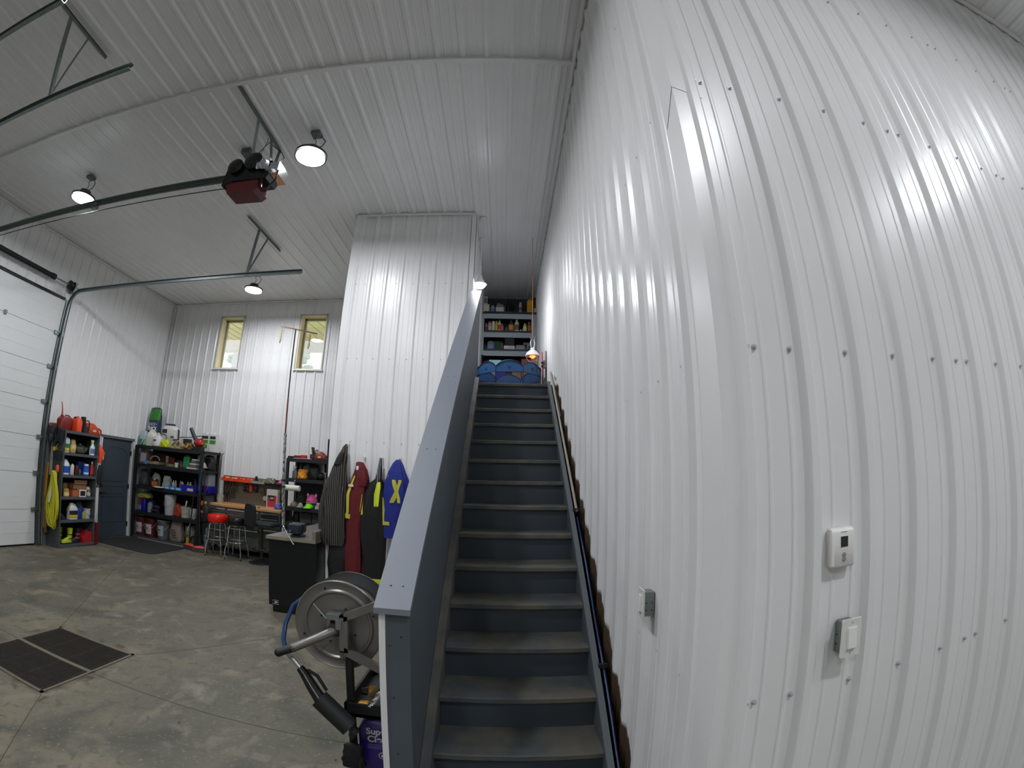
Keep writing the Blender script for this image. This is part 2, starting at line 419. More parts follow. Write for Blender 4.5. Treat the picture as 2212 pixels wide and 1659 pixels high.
# windows
for k, (a, b_, c, d) in enumerate(WINS):
    w = ST(T('window_%d' % (k+1), None, None))
    w['label'] = ('narrow high window nearer the left corner', 'narrow high window behind the tall pole')[k]
    ww = MB()
    wd = mat('#efe2bd', .45)
    D = .22
    MB().box(a, a+.02, YB-.01, YB+D, c, d).box(b_-.02, b_, YB-.01, YB+D, c, d).box(a, b_, YB-.01, YB+D, d-.02, d).box(a, b_, YB-.01, YB+D, c, c+.02).out('window_lining', wd, w, smooth=0)
    e = .045
    MB().box(a+.02, a+.02+e, YB+D-.05, YB+D, c+.02, d-.02).box(b_-.02-e, b_-.02, YB+D-.05, YB+D, c+.02, d-.02).box(a+.02, b_-.02, YB+D-.05, YB+D, d-.02-e, d-.02).box(a+.02, b_-.02, YB+D-.05, YB+D, c+.02, c+.02+e).out('window_sash', mat('#a89c80', .4), w, smooth=0)
    MB().box(a+.03, b_-.03, YB+D-.028, YB+D-.022, c+.03, d-.03).out('window_pane', mat('#ffffff', .02, trans=1., alpha=.25), w, smooth=0)
    t = .022
    MB().box(a-t, a, YB-.025, YB, c-.02, d+t).box(b_, b_+t, YB-.025, YB, c-.02, d+t).box(a-t, b_+t, YB-.025, YB, d, d+t).out('window_casing', mat('#b9bab4', .4), w, smooth=0)
    MB().box(a-.04, b_+.04, YB-.05, YB, c-.028, c).out('window_sill', TRIM, w, smooth=0)
# ---- outside, seen through the high windows
o = ST(MB().box(-13, -1, YB+.3, 12.2, 5.62, 5.7).out('porch_ceiling', mat('#f2dfb4', .6), smooth=0), 'cream porch ceiling outside the high windows'); o['kind'] = 'structure'
b = MB()
for k in range(40): b.box(-13+.3*k, -12.99+.3*k, YB+.3, 12.2, 5.612, 5.62)
b.out('ceiling_groove', mat('#a8946b', .6), o, smooth=0)
ST(MB().box(-13, -1, 12.2, 12.4, 5.28, 5.7).out('porch_beam', mat('#a99a8e', .6), smooth=0), 'brown-grey porch beam outside')
ST(MB().box(-8.5, -8.12, 12.2, 12.45, 0, 5.3).out('porch_column', mat('#a7a0b0', .6), smooth=0), 'pale porch column outside the left window')
ST(MB().box(-40, 20, YB+.3, 60, -.3, -.1).out('ground_outside', mat('#8d9a78', .9), smooth=0), 'ground outside the building')
def tree(x, y, h, label):
    t = T('conifer_tree', label, 'tree', (x, y, -.1), 0, 'trees outside the window')
    MB().lathe([(.16, 0), (.05, h)], n=8).out('trunk', mat('#4a3a2c', .9), t)
    b = MB(); rnd = random.Random(int(x*10))
    for k in range(170):
        z = h*(.12+.86*rnd.random()); r = (1-z/h)*1.5+.12; a = rnd.random()*6.28; q = r*(.4+.6*rnd.random())
        cx, cy = q*math.cos(a), q*math.sin(a); b.ball(cx, cy, z-.1*q, .24, .24, .12, n=5, m=3)
    b.out('foliage', mat('#5d7a52', .9, var=.3), t)
tree(-8.4, 17, 7.4, 'green conifer standing outside, nearer the right high window')
tree(-12.4, 18, 7.0, 'green conifer outside the left high window')
# ---- entry door in the left wall
d = ST(T('door_1', None, None, (XL, 0, 0))); d['label'] = 'dark slate entry door with arched panel between the shelving units'
def door_leaf():
    y0, y1, z1 = MD[0], MD[1], MD[3]-.03
    b = MB().box(-.045, -.012, y0+.03, y1-.03, .01, z1)
    return b
door_leaf().out('door_leaf', mat('#3c464f', .5, var=.04), d, smooth=0)
y0, y1 = MD[0]+.13, MD[1]-.14; ym = (y0+y1)/2
def frame_loop(pts, r=.006): return MB().tube(pts, r, 6, closed=True)
arch = [(-.011, y0, 1.20), (-.011, y1, 1.20), (-.011, y1, 1.80)]+[(-.011, ym+(y1-ym)*math.cos(t), 1.80+.13*math.sin(t)) for t in [PI*k/12 for k in range(1, 12)]]+[(-.011, y0, 1.80)]
DP = mat('#2b333a', .5)
frame_loop(arch).out('door_panel', DP, d)
frame_loop([(-.011, y0, .33), (-.011, y1, .33), (-.011, y1, .87), (-.011, y0, .87)]).out('door_panel', DP, d)
frame_loop([(-.011, y0, .93), (-.011, y1, .93), (-.011, y1, 1.09), (-.011, y0, 1.09)], .004).out('door_panel', DP, d)
MB().box(-.09, -.07, MD[0]-.03, MD[1]+.03, 0, MD[3]).out('door_stop', BLACK, d, smooth=0)
b = MB(); w = .04
b.box(-.1, .025, MD[0]-w, MD[0], 0, MD[3]+.02).box(-.1, .025, MD[1], MD[1]+w, 0, MD[3]+.02)
b.out('door_jamb', mat('#d5d7d4', .4), d, smooth=0)
MB().box(-.1, .03, MD[0]-w, MD[1]+w, MD[3]-.02, MD[3]+.035).out('door_head', mat('#5a6166', .5), d, smooth=0)
for z in (.22, 1.05, 1.78): MB().box(-.012, .004, MD[1]-.035, MD[1]-.005, z, z+.1).out('door_hinge', BLACKG, d, smooth=0)
h = MB().tf(Matrix.Rotation(PI/2, 4, 'Y')); h.lathe([(.030, -.012), (.028, .014)]); h.x = None
o = h.out('deadbolt', BLACKG, d, loc=(0, MD[0]+.085, 1.10))
h = MB().tf(Matrix.Rotation(PI/2, 4, 'Y')); h.lathe([(.030, -.012), (.028, .014), (.012, .03), (.012, .055)]); h.x = None
h.tube([(.05, 0, 0), (.052, .05, .003), (.05, .11, -.006)], .010, 8)
h.out('door_handle', BLACKG, d, loc=(0, MD[0]+.085, .955))
# ---- overhead garage door
gd = ST(T('door_2', None, None, (XL+.02, 0, 0))); gd['label'] = 'white insulated sectional overhead door at the left edge'
zs = [0.03, .64, 1.285, 1.925, 2.56, 3.20, 3.83, 4.455]
PW = mat('#d3d6d5', .42, var=.03, bump=.15, bscale=90)
for k in range(7):
    b = MB(); a, c = zs[k]+.003, zs[k+1]-.003
    b.prism([(.0, a), (.045, a), (.05, a+.006), (.05, c-.006), (.045, c), (0, c)], 'y', GD[0]-.0, GD[1]+.0) if False else None
    b.box(0, .045, GD[0]-.01, GD[1]+.01, a, c)
    for q in (.33, .66): b.box(.045, .048, GD[0], GD[1], a+(c-a)*q-.004, a+(c-a)*q+.004)
    b.out('door_section', PW, gd, smooth=0)
MB().box(-.012, -.002, GD[0]-.02, GD[1]+.02, 0, 4.46).out('door_light_block', mat('#8f9391', .6), gd, smooth=0)  # unseen sheet added behind the sections to stop light leaking in
MB().box(-.02, .03, GD[0]-.05, GD[1]+.03, 0, .035).out('bottom_seal', BLACK, gd, smooth=0)
MB().box(.04, .085, GD[0]+.02, GD[1]-.03, 4.46, 4.50).out('top_strut', BLACK, gd, smooth=0)
for z in zs[1:-1]:
    for q in (GD[1]-.035,): MB().box(.045, .075, q-.05, q+.045, z-.035, z+.035).tube([(.07, q, z), (.07, q+.12, z)], .011, 8).out('roller_hinge', GALV, gd)
MB().cb(.055, 4.42, 3.83, .03, .06, .07).out('centre_hinge', GALV, gd, smooth=0)
MB().box(.045, .065, 1.8, 1.9, 1.2, 1.3).out('lock_plate', GALV, gd, smooth=0)
# trims round the door opening
trim(12, MB().box(XL+.0, XL+.022, GD[1]-.01, GD[1]+.035, 0, 4.6).box(XL, XL+.022, GD[0]-.04, GD[0], 0, 4.6).box(XL, XL+.022, GD[0], GD[1], 4.455, 4.52), 'trim round the overhead door opening')
# spring shaft
s = T('torsion_spring_shaft', 'black torsion spring on a steel shaft above the overhead door', 'door spring', (XL+.15, 0, 4.75))
MB().tube([(0, 1.6, 0), (0, 5.86, 0)], .013, 10).out('shaft', GALV, s)
b = MB(); b.tube([(0, 3.0, 0), (0, 5.15, 0)], .045, 14)
for k in range(100): 
    y = 3.0+2.15*k/100; b.lathe([(.048, 0)]) if False else None
b.out('spring', mat('#17181a', .45, .3, bump=.5, bscale=120), s)
MB().tf(Matrix.Translation((0, 5.15, 0))@Matrix.Rotation(PI/2, 4, 'X')).lathe([(.055, -.06), (.055, .02), (.03, .04)]).out('spring_cone', BLACK, s)
MB().tf(Matrix.Translation((0, 5.62, 0))@Matrix.Rotation(PI/2, 4, 'X')).lathe([(.085, -.06), (.085, -.045), (.065, -.04), (.065, .02), (.085, .025), (.085, .04)]).out('cable_drum', BLACK, s)
MB().box(-.12, .02, 5.70, 5.76, -.12, .09).out('bearing_bracket', GALV, s, smooth=0)
MB().box(-.12, .03, 1.60, 1.66, -.12, .09).out('bearing_bracket', GALV, s, smooth=0)
MB().box(-.12, .02, 3.6, 3.66, -.1, .1).out('bearing_bracket', GALV, s, smooth=0)
# tracks
def cprof(pts, r, name, par, m=GALV):
    """bent C-shaped rail (open to one side) along a path in the xz plane at local y=0"""
    P = [Vector(p) for p in pts]; pr = [(-.5, .0), (-.5, .9), (-.35, 1), (.35, 1), (.5, .9), (.5, 0), (.42, 0), (.42, .86), (-.42, .86), (-.42, 0)]
    vs = []; fs = []; n = len(pr)
    for k, p in enumerate(P):
        d = (P[min(k+1, len(P)-1)]-P[max(k-1, 0)]).normalized(); q = Vector((-d.z, 0, d.x))
        for a, c in pr: vs.append(tuple(p+q*a*r*2+Vector((0, c*r*1.2, 0))))
    for k in range(len(P)-1):
        for i in range(n): fs.append((k*n+i, k*n+(i+1) % n, (k+1)*n+(i+1) % n, (k+1)*n+i))
    fs.append(tuple(range(n))[::-1]); fs.append(tuple((len(P)-1)*n+i for i in range(n)))
    return MB().add(vs, fs).out(name, m, par, smooth=0)
def track(y, sgn, x1, zt, label, hang):
    t = T('garage_door_track', label, 'door track', (0, y, 0), 0, 'overhead door tracks')
    R = .30; xv = XL+.11
    pts = [(xv, 0, .02), (xv, 0, zt-R)]+[(xv+R-R*math.cos(a), 0, zt-R+R*math.sin(a)) for a in [PI/2*k/8 for k in range(1, 9)]]+[(x1, 0, zt+.03)]
    cprof(pts, .033, 'rail', t) if hang[0] else cprof([(XL+.4, 0, zt), (x1, 0, zt+.03)], .033, 'rail', t)
    if hang[0]:
        MB().box(XL+.02, XL+.03, -.0, .12, 0, 4.5).box(XL+.03, XL+.08, .10, .106, 0, 4.5).out('mounting_angle', GALV, t, smooth=0)
        for z in zs[1:-1]: MB().box(XL+.03, xv+.03, .035, .05, z-.04, z+.04).out('track_bracket', GALV, t, smooth=0)
    for xh, ya, yb, q1, q2 in hang[1:]:
        MB().box(xh-.02, xh+.02, ya, yb, H-.026, H-.018).box(xh+.014, xh+.02, ya, yb, H-.06, H-.018).out('ceiling_strap', GALV, t, smooth=0)
        MB().bar((xh, q1, H-.04), (xh, .03, zt+.05), .032, .006).bar((xh+.02, q1+.01, H-.04), (xh+.02, .04, zt+.05), .004, .03).out('hanger_strut', GALV, t, smooth=0)
        MB().bar((xh, q2, H-.04), (xh, .03, zt+.02), .032, .006).out('hanger_strut', GALV, t, smooth=0)
    return t
track(5.688, 1, -3.03, 4.66, 'galvanised track curving up past the shelves, farthest from camera', (True, (-4.01, 5.392-5.688, 6.568-5.688, .10, .42)))
track(1.75, -1, -2.95, 4.66, 'galvanised track on the near side of the same overhead door, with V hanger', (True, (-4.066, 1.35-1.75, 2.095-1.75, 1.491-1.75, .05)))
track(.98, -1, -3.06, 4.66, 'galvanised track cut by the top left corner, serving another overhead door', (False, (-4.2, -.9, -.15, -.7, -.45)))
# opener
op = T('garage_door_opener', 'black jackshaft style opener with red cover on a long trolley rail', 'garage door opener', (-2.76, 3.67, 4.80))
b = MB().box(XL+.2+2.76, -.36, -.05, .05, .12, .128).box(XL+.2+2.76, -.36, -.004, .004, .06, .125)
b.out('rail', GALV, op, smooth=0)
MB().tube([(-5.3, -.03, .05), (-.3, -.03, .07)], .006, 6).out('chain', BLACK, op)
MB().tube([(-5.3, .03, .02), (-.35, .03, .0)], .006, 6).out('chain', BLACK, op)
MB().cb(-2.6, 0, .07, .10, .06, .08).out('trolley', GALV, op, smooth=0)
b = MB().prism([(-.34, .15), (-.36, -.06), (-.20, -.02), (.2, -.03), (.28, .12), (.22, .2), (-.05, .22)], 'y', -.11, .12)
b.out('motor_housing', BLACKG, op, smooth=0)
MB().prism([(-.32, -.03), (-.26, -.17), (.08, -.18), (.13, -.14), (.10, -.03)], 'y', -.10, .12).out('red_cover', mat('#4c0f10', .4), op, smooth=0)
for x, z, r in ((-.22, .16, .095), (0., .2, .11)):
    MB().tf(Matrix.Translation((x, 0, z))@Matrix.Rotation(PI/2, 4, 'X')).lathe([(r*.5, -.17), (r, -.15), (r, .15), (r*.5, .17)]).out('gear_cover', BLACKG, op)
MB().tf(Matrix.Translation((.2, -.14, .08))@Matrix.Rotation(PI/2, 4, 'X')).lathe([(.03, -.02), (.03, .03), (.06, .06), (.04, .1), (.005, .11)]).out('bulb', mat('#cfd2d3', .12, trans=.6), op)
MB().box(.22, .33, -.12, .12, .02, .16).out('chrome_bracket', CHROME, op, smooth=0)
MB().tube([(.17, -.13, -.06), (.2, -.14, -.18), (.28, -.14, -.2), (.34, -.13, -.1), (.33, -.1, .06)], .012, 8).out('grab_loop', BLACKG, op)
MB().tf(Matrix.Translation((.1, -.15, .12))@Matrix.Rotation(PI/2, 4, 'X')).lathe([(.035, -.02), (.05, .0), (.02, .03)]).out('knob', CHROME, op)
zc = H-4.80
MB().box(-.065, -.025, 2.916-3.67, 4.03-3.67, zc-.026, zc-.018).box(-.03, -.024, 2.916-3.67, 4.03-3.67, zc-.06, zc-.018).out('ceiling_strap', GALV, op, smooth=0)
for p, q in (((-.04, -.25, zc-.03), (-.10, -.02, .2)), ((-.04, .06, zc-.03), (-.08, .02, .2)), ((-.04, .1, zc-.03), (.15, 0, .2)), ((-.04, .35, zc-.03), (.15, .05, .2))):
    MB().bar(p, q, .034, .006).out('hanger_strut', GALV, op, smooth=0)
MB().tube([(-.35, .35, zc-.05), (-.2, .2, zc-.12), (-.05, .1, zc-.1), (.1, .2, zc-.2), (.22, .1, .4), (.2, .02, .2)], .006, 6).out('power_cord', BLACK, op)
MB().box(-.52, -.40, .22, .38, zc-.09, zc-.018).out('ceiling_outlet', mat('#55595a', .5), op, smooth=0)

# ---- ceiling lamps
EM = bpy.data.materials.new('lamp_glow'); EM.use_nodes = True
nn = EM.node_tree.nodes['Principled BSDF']; nn.inputs['Base Color'].default_value = (.9, .95, 1, 1)
nn.inputs['Emission Color'].default_value = (.93, .955, 1.0, 1); nn.inputs['Emission Strength'].default_value = LAMP_STRENGTH
def lamp(x, y, zl, label, tilt=0):
    t = T('high_bay_lamp', label, 'ceiling lamp', (x, y, zl), 0, 'round high bay lamps under the ceiling')
    MB().lathe([(.165, 0), (.165, .0015)], n=32).out('lens', EM, t, loc=(0, 0, -.004))
    MB().lathe([(.185, .003), (.188, .006), (.188, .03), (.15, .05), (.09, .065), (.085, .12), (.03, .13)], n=32).lathe([(.185, -.012), (.17, -.012), (.17, 0)], n=32, caps=False).out('housing', mat('#3a3c3e', .4), t)
    top = H-.02-zl
    MB().tube([(0, 0, .125), (0, 0, .17), (.02, 0, .19), (.02, 0, .23), (0, 0, .25), (0, 0, top)], .006, 8).out('hook', GALV, t)
    MB().cb(0, 0, top-.02, .11, .11, .04).out('junction_box', mat('#606364', .5), t, smooth=0)
    MB().tube([(.03, 0, .12), (.10, .02, .16), (.12, .03, .24), (.06, .02, top-.04), (.03, 0, top-.02)], .006, 6).out('cord', DARK, t)
lamp(-2.22, 3.80, 5.20, 'round lamp nearest the red opener, glaring bright')
lamp(-5.95, 3.82, 5.18, 'round lamp above the long rail at far left')
lamp(-4.98, 7.46, 5.20, 'round lamp above the two high windows')
EB = EM.copy(); EB.name = 'bulb_glow'; EB.node_tree.nodes['Principled BSDF'].inputs['Emission Strength'].default_value = 400.0
t = T('hanging_bulb', 'round bright bulb hanging on a cord beside the bump-out corner above the stairs', 'lamp', (-.375, 5.78, 4.47))
MB().ball(0, 0, .005, .072, .072, .06, z0=-1., z1=.3).out('bulb', EB, t)
MB().lathe([(.085, .003), (.085, .02), (.06, .05), (.035, .09), (.024, .14), (.01, .15)], n=24).out('reflector', WHITE, t)
MB().tube([(0, 0, .15), (0, 0, H-4.47-.02)], .005, 6).out('cord', WHITE, t)
MB().lathe([(.035, H-4.47-.05), (.05, H-4.47-.02)], n=16).out('ceiling_rose', WHITE, t)
lamp(-2.24, 1.15, 5.20, 'round lamp above the camera, out of the picture')
lamp(1.9, -1.3, 5.20, 'round lamp out of view behind the camera, right')
lamp(5.2, -.9, 5.20, 'round lamp out of view, farthest right')
lamp(-2.2, -3.4, 5.20, 'round lamp out of view at the rear')

# ---- stairs, knee wall, mezzanine
RISE, RUN, N1Y, N1Z = .185, .2444, 1.968, .554
def nose(i): return N1Y+(i-3)*RUN, N1Z+(i-3)*RISE
SX0, SX1 = -.300, .488
st = T('staircase', 'straight flight of grey-blue painted steps climbing between knee wall and metal wall', 'stairs')
TM = tread_mat(); RM = mat('#353e46', .55, var=.1, scale=4)
for i in range(1, 16):
    y, z = nose(i)
    MB().prism([(y, z-.028), (y+.006, z-.034), (y+RUN+.03, z-.034), (y+RUN+.03, z), (y+.005, z), (y, z-.005)], 'x', SX0, SX1).out('tread', TM, st, smooth=0)
    MB().box(SX0, SX1, y+.028, y+.045, z-RISE, z-.034).out('riser', RM, st, smooth=0)
y, z = nose(16)
MB().box(SX0, SX1, y+.028, y+.045, z-RISE, z-.034).out('riser', RM, st, smooth=0)
MB().prism([(y, z-.034), (y+.3, z-.034), (y+.3, z), (y+.004, z), (y, z-.005)], 'x', SX0, SX1).out('landing_nosing', TM, st, smooth=0)
def zl_(y, o): return N1Z+.757*(y-N1Y)+o
MB().prism([(1.40, 0), (1.75, 0), (5.40, zl_(5.40, -.34)), (5.40, zl_(5.2, .03)), (5.15, zl_(5.15, .03)), (1.40, zl_(1.40, .03))], 'x', SX1, SX1+.034).out('right_stringer', mat('#555c60', .5, var=.08, scale=5), st, smooth=0)
MB().prism([(1.74, 0), (1.9, 0), (5.15, zl_(5.15, -.34)), (5.15, zl_(5.15, .06)), (1.74, zl_(1.74, .06))], 'x', -.348, SX0-.001).out('left_skirt', TM, st, smooth=0)
ST(MB().box(XB2+.02, XR, 5.19, YB, 2.957-.24, 2.957-.0).box(XB2+.02, -.35, 5.15, 5.19, 2.7, 2.957).out('floor_mezzanine', GREY, smooth=0), 'grey painted landing at the top of the stairs')
KY0 = 1.737
def kz(y): return 1.352+.757*(y-KY0)
wk = ST(MB().prism([(KY0, 0), (YP-.03, 0), (YP-.03, kz(YP-.03)), (KY0, kz(KY0))], 'x', -.462, -.35).out('wall_knee', GREY, smooth=0), 'grey-blue knee wall sloping up the left side of the stairs')
MB().prism([(KY0-.03, kz(KY0-.03)), (YP-.035, kz(YP-.035)), (YP-.035, kz(YP-.035)+.024), (KY0-.03, kz(KY0-.03)+.024)], 'x', -.488, -.343).out('cap_board', GREY_LIT, wk, smooth=0)
MB().box(-.474, -.448, KY0-.006, KY0+.02, 0, kz(KY0)-.012).box(-.474, -.464, KY0, 5.60, 0, .02).prism([(KY0, 0), (YP-.04, 0), (YP-.04, kz(YP-.04)-.003), (KY0, kz(KY0)-.003)], 'x', -.474, -.464).out('white_edge_panel', TRIM, wk, smooth=0)
b = MB()
for x, z in ((-.385, 1.23), (-.43, 1.19), (-.42, .96), (-.41, .69), (-.37, .6)): b.cb(x, KY0-.001, z, .006, .003, .004)
b.out('nail_hole', BLACK, wk, smooth=0)
b = MB()
for y in (1.80, 2.6, 3.4, 4.2, 5.0):
    for x in (-.44, -.39): b.cb(x, y, kz(y)+.0245, .006, .006, .003)
b.out('screw_hole', BLACK, wk, smooth=0)
# pipe rail and air hose between stringer and wall
hs = T('air_hose', 'blue air hose running up behind the right stringer of the stairs', 'hose', (0, 0, 0))
MB().tube([(.548, y, zl_(y, -.005)+.010*math.sin(y*9)) for y in [1.75+.1*k for k in range(17)]], .0065, 8).out('hose', mat('#22396a', .45), hs)
for y in (2.33, 3.36): MB().cb(.54, y, zl_(y, .035), .05, .02, .02).out('clamp', BLACK, hs, smooth=0)
pr = T('pipe_rail', 'tan-grey pipe looping over at the top of the right stringer', 'pipe')
MB().tube([(.545, 3.35, zl_(3.35, .03)), (.54, 4.3, zl_(4.3, .05)), (.535, 5.1, zl_(5.1, .085)), (.538, 5.24, zl_(5.24, .085)), (.555, 5.30, zl_(5.3, .03)), (.57, 5.26, zl_(5.26, -.05)), (.572, 4.6, zl_(4.6, -.04))], .011, 8).out('pipe', mat('#8b8474', .5), pr)
# ---- floor drain
dr = T('floor_drain', 'square steel floor grate in two halves with rusty rim', 'floor drain', (-3.86, 2.78, 0))
GR = mat('#3a342c', .5, .45, var=.5, scale=9)
b = MB(); r = .545
for a in ((-r, r, -r, -r+.028), (-r, r, r-.028, r), (-r, -r+.028, -r, r), (r-.028, r, -r, r)): b.box(a[0], a[1], a[2], a[3], -.002, .008)
b.box(-r, r, -.02, .02, -.002, .009)
b.out('frame', mat('#6f675a', .55, .4, var=.3, scale=9), dr, smooth=0)
for s_ in (-1, 1):
    b = MB(); y0, y1 = (.022, r-.03) if s_ > 0 else (-r+.03, -.022)
    n = 24
    for k in range(n):
        y = y0+(y1-y0)*(k+.5)/n; b.box(-r+.03, r-.03, y-.0035, y+.0035, .001, .006)
    for k in range(4): x = -r+.06+k*(2*r-.12)/3; b.box(x-.004, x+.004, y0, y1, .0005, .0045)
    b.out('grate_half', GR, dr, smooth=0)
MB().box(-r+.02, r-.02, -r+.02, r-.02, .0003, .0006).out('sump', mat('#0b0a08', .9), dr, smooth=0)
def rust():
    m = bpy.data.materials.new('rust_stain'); m.use_nodes = True; nt = m.node_tree; N = nt.nodes; L = nt.links; b = N['Principled BSDF']
    b.inputs['Base Color'].default_value = (.085, .055, .030, 1); b.inputs['Roughness'].default_value = .8
    g = N.new('ShaderNodeTexCoord'); n = N.new('ShaderNodeTexNoise'); n.inputs['Scale'].default_value = 5; n.inputs['Detail'].default_value = 7
    L.new(g.outputs['Object'], n.inputs['Vector']); r = N.new('ShaderNodeMapRange'); r.inputs['From Min'].default_value = .48; r.inputs['From Max'].default_value = .75; r.inputs['To Max'].default_value = .7
    L.new(n.outputs['Fac'], r.inputs['Value']); L.new(r.outputs[0], b.inputs['Alpha']); return m
b = MB(); r2 = r+.10
for a in ((-r2, r2, -r2, -r), (-r2, r2, r, r2), (-r2, -r, -r, r), (r, r2, -r, r)): b.add([(a[0], a[2], .0008), (a[1], a[2], .0008), (a[1], a[3], .0008), (a[0], a[3], .0008)], [(0, 1, 2, 3)])
b.out('rust_stain', rust(), dr, smooth=0)
b = MB()
for p, q in (((-4.42, 3.34), (-7.4, 7.7)), ((-3.30, 3.34), (-1.6, 5.64)), ((-3.30, 2.78), (-.49, 2.80)), ((-3.30, 2.22), (-.9, -1.2)), ((-4.42, 2.22), (-7, -1.6)), ((-4.4, 2.78), (-4.9, 2.78)), ((-3.86, 2.2), (-3.86, -5))):
    b.bar((*p, .0006), (*q, .0006), .006, .0008)
b.out('joint', mat('#423d31', .9), fl, smooth=0)
b = MB(); rnd = random.Random(4)
for k in range(26): 
    x = rnd.uniform(-7, -1); y = rnd.uniform(1.5, 7); b.ball(x, y, .0, .012*rnd.uniform(.4, 1), .008, .005, n=6, m=3)
o = tag(b.out('floor_grit', mat('#2a251d', .9)), 'small dark specks of grit scattered on the concrete floor', 'grit', kind='stuff')
tag(MB().rbox(-8.22, -6.45, 7.05, 8.17, 0, .012, .004).out('rubber_mat', mat('#1b1b1b', .85, bump=.4, bscale=200)), 'black rubber mat lying in front of the entry door', 'mat')

# ================================================================ builders for the things on the shelves
# local axes: x to the right as seen from the front, -y towards the viewer, z up
FA = PI/2                                # rz for shelves that face +x
C_ = mat
def prof_body(w, d, h, neck, kind='jug'):
    if kind == 'jug':
        return [(0, 0, 0, w*.46, d*.46, 5), (h*.02, 0, 0, w*.5, d*.5, 5), (h*.60, 0, 0, w*.5, d*.5, 5), (h*.72, 0, 0, w*.47, d*.47, 4), (h*.83, -w*.08, 0, w*.33, d*.36, 3), (h*.90, -w*.14, 0, w*.2, d*.26, 2), (h*.92, -w*.14, 0, neck, neck, 2), (h*.95, -w*.14, 0, neck, neck, 2)]
    if kind == 'bottle':
        return [(0, 0, 0, w*.45, d*.45, 3), (h*.02, 0, 0, w*.5, d*.5, 3), (h*.62, 0, 0, w*.5, d*.5, 3), (h*.74, 0, 0, w*.42, d*.42, 2.4), (h*.83, 0, 0, neck*1.3, neck*1.3, 2), (h*.90, 0, 0, neck, neck, 2)]
    if kind == 'can':
        return [(0, 0, 0, w*.47, w*.47, 2), (h*.02, 0, 0, w*.5, w*.5, 2), (h*.80, 0, 0, w*.5, w*.5, 2), (h*.86, 0, 0, w*.40, w*.40, 2)]
    return [(0, 0, 0, w*.48, d*.48, 6), (h*.01, 0, 0, w*.5, d*.5, 6), (h*.8, 0, 0, w*.5, d*.5, 6), (h*.9, 0, 0, w*.42, d*.4, 4), (h*.95, 0, 0, neck, neck, 2)]
def bottle(name, label, cat, loc, w, h, body, cap='#e8e8e4', band=None, rz=0, d=None, kind='bottle', group=None, neck=None, words=None, wcol='#f0f0f0', band2=None):
    t = T(name, label, cat, loc, rz, group); d = d or w; neck = neck or w*.16
    sec = prof_body(w, d, h, neck, kind)
    MB().loft(sec, 22).out('body', C_(body, .35), t)
    if kind == 'jug':
        MB().tube([(-w*.02, 0, h*.88), (w*.16, 0, h*.93), (w*.34, 0, h*.86), (w*.45, 0, h*.70), (w*.43, 0, h*.55)], w*.075, 10).out('handle', C_(body, .35), t)
        MB().lathe([(neck*1.15, h*.93), (neck*1.2, h), (neck*.9, h*1.005)], -w*.14, 0, 16).out('cap', C_(cap, .4), t)
    elif kind == 'can':
        MB().lathe([(w*.40, h*.85), (w*.40, h*.985), (w*.34, h)], 0, 0, 18).out('cap', C_(cap, .4), t)
    elif kind == 'spray':
        pass
    else:
        MB().lathe([(neck*1.2, h*.86), (neck*1.2, h*.985), (neck*.9, h)], 0, 0, 14).out('cap', C_(cap, .4), t)
    if band:
        MB().add(*_pp(sec, h*.12, h*.56)).out('label_band', C_(band, .5), t)
    if band2:
        MB().add(*_pp(sec, h*.14, h*.30, .0022)).out('label_stripe', C_(band2, .5), t)
    if words: text('lettering', words, h*.13, C_(wcol, .5), t, (0, -d/2-.004, h*.36))
    return t
def _pp(sec, z0, z1, o=.0015):
    p = patch(sec, z0, z1, lambda u: (-PI+.25, -.25), k=4, m=14, out_=o); return p.v, p.f
def spray_bottle(name, label, loc, w, h, body, head, rz=0, band=None, group=None):
    t = T(name, label, 'spray bottle', loc, rz, group)
    sec = [(0, 0, 0, w*.5, w*.34, 3), (h*.5, 0, 0, w*.5, w*.34, 3), (h*.64, 0, 0, w*.3, w*.25, 2), (h*.76, 0, 0, w*.14, w*.14, 2), (h*.8, 0, 0, w*.14, w*.14, 2)]
    MB().loft(sec, 20).out('body', C_(body, .3), t)
    MB().lathe([(w*.17, h*.78), (w*.17, h*.85)], n=12).box(-w*.38, w*.22, -w*.12, w*.12, h*.85, h*.96).bar((-w*.3, 0, h*.87), (-w*.36, 0, h*.72), .012, .008).box(-w*.46, -w*.36, -w*.06, w*.06, h*.88, h*.95).out('trigger_head', C_(head, .4), t)
    if band: MB().add(*_pp(sec, h*.1, h*.42)).out('label_band', C_(band, .5), t)
    return t
def carton(name, label, cat, loc, w, h, d, col, rz=0, patchc=None, open_=False, group=None, lid=None, words=None, wcol='#202020'):
    t = T(name, label, cat, loc, rz, group)
    if open_:
        k = .005; MB().box(-w/2, w/2, -d/2, d/2, 0, k).box(-w/2, -w/2+k, -d/2, d/2, 0, h).box(w/2-k, w/2, -d/2, d/2, 0, h).box(-w/2, w/2, -d/2, -d/2+k, 0, h).box(-w/2, w/2, d/2-k, d/2, 0, h).out('box', C_(col, .8), t, smooth=0)
        MB().bar((-w/2+.01, -d/2-.02, h+.035), (w/2-.01, -d/2-.02, h+.035), .004, .07).out('flap', C_(col, .8), t, smooth=0)
    else: MB().box(-w/2, w/2, -d/2, d/2, 0, h).out('box', C_(col, .7), t, smooth=0)
    if patchc: MB().box(-w*.36, w*.36, -d/2-.0015, -d/2, h*.15, h*.85).out('label_patch', C_(patchc, .6), t, smooth=0)
    if lid: MB().box(-w/2-.004, w/2+.004, -d/2-.004, d/2+.004, h*.86, h+.003).out('lid', C_(lid, .5), t, smooth=0)
    if words: text('lettering', words, h*.25, C_(wcol, .5), t, (0, -d/2-.003, h*.45))
    return t
